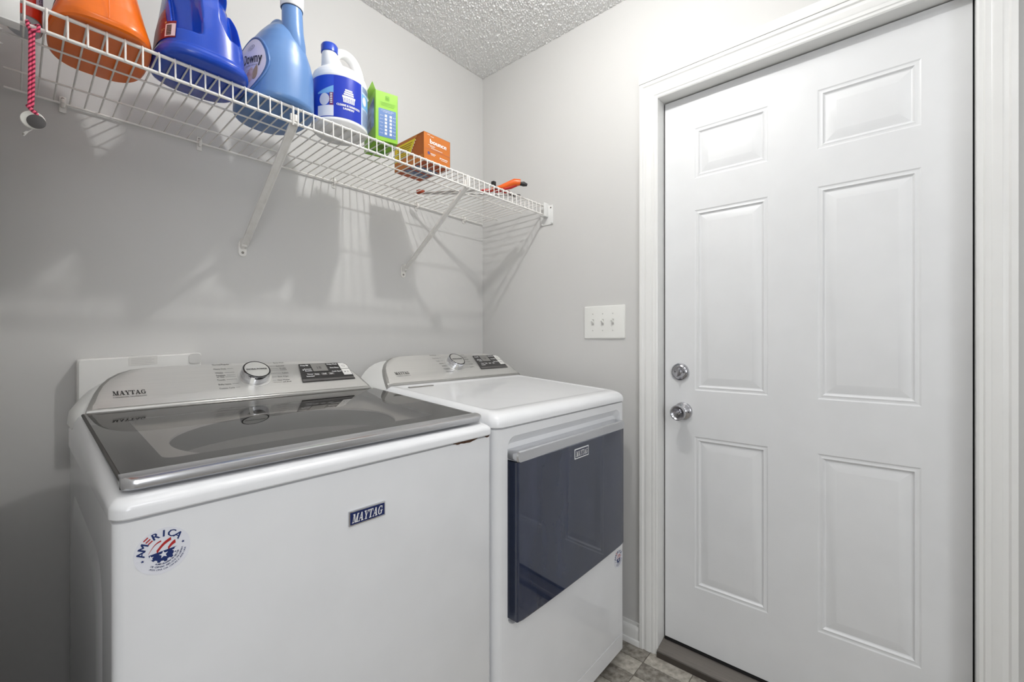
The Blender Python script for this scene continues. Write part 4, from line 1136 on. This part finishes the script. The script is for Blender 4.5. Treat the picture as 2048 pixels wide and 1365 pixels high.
g = lambda u, v: gp(u, v, -.0010)
bm = BM()
for k in range(6):
    v = .020 + k * .0108
    for u in (-.0405, -.0255): quad(bm, g, Q(u, u + .0068, v, v + .0075))
    put_text(bm, ('Feb', 'Mar', 'Apr', 'May', 'Jun', 'Jan')[k], g, -.0555, v + .002, .0028, width=.010); put_text(bm, ('Aug', 'Sep', 'Oct', 'Nov', 'Dec', 'Jul')[k], g, -.0155, v + .002, .0028, width=.0085)
put_text(bm, 'USE THE MONTHLY CHART', g, -.0325, .0915, .0026, 'C', width=.040); put_text(bm, 'TO KEEP TRACK', g, -.0325, .0875, .0024, 'C', width=.028)
obj('chart_boxes', bm, M_printw, gb, 0)
bm = BM()
for k, wd in enumerate((.040, .044, .046)): quad(bm, g, Q(-.0315 - wd / 2, -.0315 + wd / 2, .108 + k * .0045, .1088 + k * .0045))
rr_ = rrect(-.0385, -.0265, .126, .139, .002, 3); ri = rrect(-.0377, -.0273, .1268, .1382, .0015, 3)
for i in range(len(rr_)): j = (i + 1) % len(rr_); quad(bm, g, [rr_[i], rr_[j], ri[j], ri[i]])
quad(bm, g, Q(-.036, -.029, .1295, .1305)); quad(bm, g, Q(-.036, -.029, .133, .134)); quad(bm, g, Q(-.0355, -.0347, .1285, .1375)); quad(bm, g, Q(-.0303, -.0295, .1285, .1375))
obj('front_print', bm, GR2, gb, 0)
bm = BM(); g = lambda d, v: gp(-W_ - .0005, v, d); quad(bm, g, [(.014, .045), (.09, .045), (.09, .12), (.014, .135)]); obj('side_picture', bm, mat('picture_navy', (40, 70, 130), .4, var=(40, .9, (150, 190, 230))), gb, 0)
bm = BM(); g = lambda u, d: gp(u, -.0004, d)
for k in range(9): quad(bm, g, Q(-.05 + k * .0036, -.0485 + k * .0036, .03, .06))
obj('barcode', bm, M_print, gb, 0)
bm = BM()
quad(bm, g, Q(-.06, -.01, .075, .11)); obj('underside_print', bm, GR2, gb, 0)

# 7 orange dryer-sheet box
bb = thing('dryer_sheet_box', (-.611, -.30, ZB), 'orange dryer sheet box with torn open side, right of the green carton', 'box')
X0, X1, Y0, Y1, HH = -.669, -.553, -.385, -.214, .0985
OR = mat('box_orange', (192, 110, 42), .5); ORD = mat('box_orange_inside', (176, 92, 44), .7)
def vslab(bm, pts3, off):
    A = [Vector(p) for p in pts3]; loft(bm, [A, [p + Vector(off) for p in A]]); return bm
bm = BM(); vslab(bm, [(X0, Y0, ZB), (X1, Y0, ZB), (X1, Y0, ZB + HH), (X0, Y0, ZB + HH)], (0, .0008, 0)); obj('front_board', bm, OR, bb, 0)
bm = BM(); vslab(bm, [(X1, Y0, ZB), (X1, Y1, ZB), (X1, Y1, ZB + HH), (X1, Y0, ZB + HH)], (-.0008, 0, 0)); obj('side_board', bm, OR, bb, 0)
bm = BM(); vslab(bm, [(X0, Y1, ZB), (X1, Y1, ZB), (X1, Y1, ZB + HH), (X0, Y1, ZB + HH)], (0, -.0008, 0)); obj('back_board', bm, OR, bb, 0)
bm = BM(); vslab(bm, [(X0, Y0, ZB), (X1, Y0, ZB), (X1, Y1, ZB), (X0, Y1, ZB)], (0, 0, .0008)); obj('bottom_board', bm, mat('box_orange_dark', (186, 84, 30), .5), bb, 0)
bm = BM(); vslab(bm, [(X0, Y0, ZB + HH), (X1, Y0, ZB + HH), (X1, Y1, ZB + HH), (X0, Y1, ZB + HH)], (0, 0, -.0008)); obj('top_board', bm, OR, bb, 0)
# torn left side: rear part keeps the printed face, tear runs down from the top towards the front bottom
tear = [(-.352, HH)]
for k in range(1, 15):
    t = k / 15; tear.append((-.352 + .047 * t ** .8 + (.0022 if k % 2 else -.0012), HH - .060 * t))
tear += [(-.304, .036), (-.318, .030), (-.345, .026), (Y0, .022)]
# printed side = polygon behind tear plus lower strip
rows_ = sorted([(z, y) for y, z in tear] + [(0, Y0), (.0215, Y0)])
bm = BM(); loft(bm, [[Vector((X0, Y1, ZB + z)), Vector((X0, y, ZB + z)), Vector((X0 + .0008, y, ZB + z)), Vector((X0 + .0008, Y1, ZB + z))] for z, y in rows_])
sd = obj('torn_side_board', bm, OR, bb, 0)
bm = BM(); g = lambda y, z: Vector((X0 - .0005, y, ZB + z))
yp = [(Y1 - .004, .030), (Y1 - .004, .088), (-.3385, .088), (-.3335, .075), (-.326, .064), (-.318, .053), (-.309, .042), (-.306, .040)]
bm.faces.new([bm.verts.new(g(*p)) for p in yp]); bmesh.ops.triangulate(bm, faces=bm.faces)
obj('yellow_panel', bm, mat('panel_yellow', (232, 206, 30), .5), bb, 0)
bm = BM(); g = lambda y, z: Vector((X0 - .0010, y, ZB + z))
for k in range(6): quad(bm, g, Q(-.232, -.322 + .006 * k, .078 - k * .0075, .0805 - k * .0075))
obj('yellow_panel_print', bm, mat('print_brown', (140, 80, 20), .5), bb, 0)
bm = BM()   # liner inside, pushed in, seen through the tear
A = [(X0 + .0010, Y0 + .001, ZB + .001), (X0 + .0012, -.345, ZB + .001), (X0 + .0014, -.318, ZB + .001), (X0 + .0018, -.250, ZB + .001)]
loft(bm, [[Vector(p) for p in A], [Vector((p[0] + .0002, p[1], ZB + HH - .001)) for p in A]], False, False, False)
obj('inner_liner', bm, ORD, bb, 0)
bm = BM()
for k in range(9):
    y, z = tear[k + 4]; vslab(bm, [(X0 - .0006, y, ZB + z), (X0 - .0006, y - .0035, ZB + z + .0005), (X0 - .0006, y - .003, ZB + z - .003), (X0 - .0006, y, ZB + z - .003)], (.0012, 0, 0))
obj('torn_edge', bm, mat('paper_torn', (224, 196, 180), .8), bb, 0)
g = lambda u, v: Vector((X0 + u, Y0 - .0006, ZB + v))
bm = BM(); put_text(bm, 'bounce', g, .026, .0650, .0165, width=.072, bold=.0010)
for k, (u, wd, v) in enumerate(((.014, .012, .092), (.028, .014, .0885), (.018, .03, .058), (.026, .018, .054), (.03, .05, .049))): quad(bm, g, Q(u, u + wd, v, v + .0014))
quad(bm, g, Q(.028, .050, .030, .0322)); quad(bm, g, Q(.030, .046, .026, .0276)); quad(bm, g, Q(.070, .104, .026, .0285)); quad(bm, g, Q(.074, .102, .021, .0225)); quad(bm, g, Q(.0685, .0705, .023, .030))
obj('front_lettering', bm, M_printw, bb, 0)
bm = BM(); bm.faces.new([bm.verts.new(g(.0205 + .0055 * math.cos(2 * PI * k / 18), .0305 + .0055 * math.sin(2 * PI * k / 18))) for k in range(18)]); quad(bm, g, Q(.004, X1 - X0, .0435, .0441))
obj('front_badge', bm, mat('badge_violet', (90, 80, 130), .4), bb, 0)
bm = BM(); g = lambda u, v: Vector((X0 + u, Y0 + v, ZB - .0005))
for i in range(4):
    for j in range(2): quad(bm, g, Q(.012 + i * .024, .032 + i * .024, .05 + j * .052, .092 + j * .052))
obj('underside_print', bm, mat('print_steel_blue', (70, 96, 140), .4, var=(60, .9, (150, 170, 190))), bb, 0)

# 8 hand tool at the right end of the shelf
tl = thing('lopping_shears', (-.33, -.28, ZB), 'orange and black handled shears with long steel arms at the right shelf end', 'tool')
ST = mat('tool_steel', (176, 174, 172), .3, .8); RO = plast('tool_orange', (222, 96, 22)); RD = plast('tool_red', (190, 36, 28)); BK = mat('tool_black', (34, 33, 34), .5)
zz = ZB + .006
obj('steel_arm', tube(BM(), [(-.455, -.100, zz + .002), (-.36, -.235, zz + .004), (-.285, -.335, zz + .006)], [.0022, .0045, .0034], 10), ST, tl)
obj('steel_arm', tube(BM(), [(-.448, -.098, zz), (-.335, -.235, zz), (-.20, -.358, zz)], [.0022, .0045, .0026], 10), ST, tl)
bm = BM(); tube(bm, [(-.470, -.080, zz + .006), (-.464, -.090, zz + .006), (-.452, -.106, zz + .004)], [.008, .011, .008], 14); obj('brown_tip', bm, mat('tip_brown', (156, 66, 40), .5), tl)
obj('pivot_bolt', lathe(BM(), Fr((-.355, -.230, zz + .003), (1, 0, 0), (0, 1, 0)), [(.008, 0), (.008, .005), (.004, .007)], 18), ST, tl)
bm = BM()
def grip(pts, prof2):
    b_ = BM(); rings = []
    P = [Vector(p) for p in pts]
    for i, p in enumerate(P):
        t = (P[min(i + 1, len(P) - 1)] - P[max(i - 1, 0)]).normalized(); s_ = t.cross(Vector((0, 0, 1))).normalized(); u_ = s_.cross(t)
        w_, h_ = prof2[i]
        rings.append([p + s_ * w_ * math.cos(2 * PI * k / 14) + u_ * h_ * math.sin(2 * PI * k / 14) for k in range(14)])
    return loft(b_, rings)
hA = obj('handle', grip([(-.286, -.334, zz + .008), (-.262, -.362, zz + .014), (-.242, -.388, zz + .024), (-.226, -.410, zz + .034), (-.212, -.430, zz + .034)], [(.006, .006), (.011, .010), (.014, .014), (.016, .016), (.011, .013)]), RO, tl, 50)
obj('handle_liner', grip([(-.282, -.342, zz + .002), (-.258, -.370, zz + .006), (-.236, -.396, zz + .014), (-.222, -.418, zz + .022)], [(.005, .004), (.008, .005), (.009, .006), (.006, .005)]), RD, hA, 50)
obj('handle_tip', grip([(-.214, -.428, zz + .028), (-.206, -.441, zz + .026), (-.196, -.452, zz + .022)], [(.007, .007), (.010, .010), (.004, .005)]), BK, hA, 50)
hB = obj('handle', grip([(-.318, -.300, zz + .004), (-.285, -.325, zz + .005), (-.25, -.352, zz + .005), (-.215, -.372, zz + .005)], [(.005, .005), (.010, .007), (.010, .007), (.007, .006)]), RD, tl, 50)
obj('handle_tip', grip([(-.205, -.352, zz + .002), (-.178, -.366, zz + .004), (-.160, -.385, zz + .004)], [(.004, .003), (.007, .006), (.003, .003)]), BK, hB, 50)
bm = BM(); box(bm, -.312, -.296, -.372, -.356, zz + .006, zz + .028, .003); tube(bm, [(-.304, -.364, zz + .02), (-.285, -.355, zz + .012), (-.262, -.36, zz + .008)], .006, 10)
obj('catch', bm, BK, tl, 40)

# 9 pink cord with a badge reel hanging from the front rail
pc = thing('hanging_cord', (-1.556, -.409, 1.735), 'pink braided cord looped over the front shelf rail, hanging at the left', 'cord')
y0 = -.4135
bm = BM()
tube(bm, arc_pts([(-1.5615, -.4040, 1.7400), (-1.5622, y0 + .0005, 1.737), (-1.5615, y0 - .001, 1.727), (-1.5590, y0, 1.719), (-1.5592, y0, 1.66), (-1.5598, y0, 1.60), (-1.560, y0, 1.585)], 6), .0024, 10)
tube(bm, arc_pts([(-1.5615, -.4040, 1.7400), (-1.5565, -.3985, 1.7385), (-1.550, -.4040, 1.7400), (-1.5485, y0 + .001, 1.736), (-1.5500, y0 - .001, 1.726), (-1.5550, y0, 1.719), (-1.5550, y0, 1.66), (-1.5560, y0, 1.60), (-1.5570, y0, 1.586)], 6), .0024, 10)
tube(bm, arc_pts([(-1.5625, y0 - .0005, 1.7285), (-1.5570, y0 - .003, 1.7225), (-1.5475, y0 - .0005, 1.7260)], 6), .0024, 10)
obj('cord', bm, M_rope, pc, 60)
bm = BM(); tube(bm, arc_pts([(-1.562, y0, 1.587), (-1.5575, y0 - .004, 1.580), (-1.551, y0 - .003, 1.5745), (-1.5435, y0 - .002, 1.5700)], 6), .0030, 10)
obj('cord_knot', bm, M_rope, pc, 60)
rl = thing('badge_reel', (-1.555, y0, 1.562), 'round white badge reel with dark centre hanging from pink cord', 'badge reel')
ff = Fr((-1.5555, y0 - .001, 1.563), (1, -.25, 0), (.1, .0, 1)); ff.v = (ff.v - ff.u * ff.v.dot(ff.u)).normalized(); ff.n = ff.u.cross(ff.v)
rb_ = obj('case', lathe(BM(), ff, [(.0145, -.003), (.0158, -.0015), (.0158, .0015), (.0148, .003)], 40), mat('reel_white', (228, 228, 222), .35), rl)
obj('centre_disc', lathe(BM(), Fr(ff(.0048, -.003, .003), ff.u, ff.v), [(.0122, 0), (.0122, .0012), (.011, .0018)], 36), mat('reel_dark', (82, 80, 80), .45), rl)
bm = BM(); tube(bm, [ff(.001, -.014, 0), ff(-.003, -.020, .0), ff(-.007, -.024, 0)], .0009, 8)
plate(bm, Fr(ff(-.0095, -.0265, -.0005), ff.u * .55 + ff.v * .83, ff.v * .55 - ff.u * .83), rrect(-.005, .005, -.0018, .0018, .0006, 2), 0, .0012)
obj('clip_strap', bm, mat('strap_clear', (206, 204, 200), .25), rl, 30)
bm = BM(); lathe(bm, Fr(ff(-.0115, -.0285, .0012), ff.u, ff.v), [(.0016, 0), (.0014, .0008)], 12)
obj('snap', bm, M_screw, rl)
bm = BM(); tube(bm, [ff(.006, .0155, 0), ff(.003, .0185, 0), ff(-.002, .0155, 0)], .0009, 8); obj('reel_loop', bm, M_screw, rl)
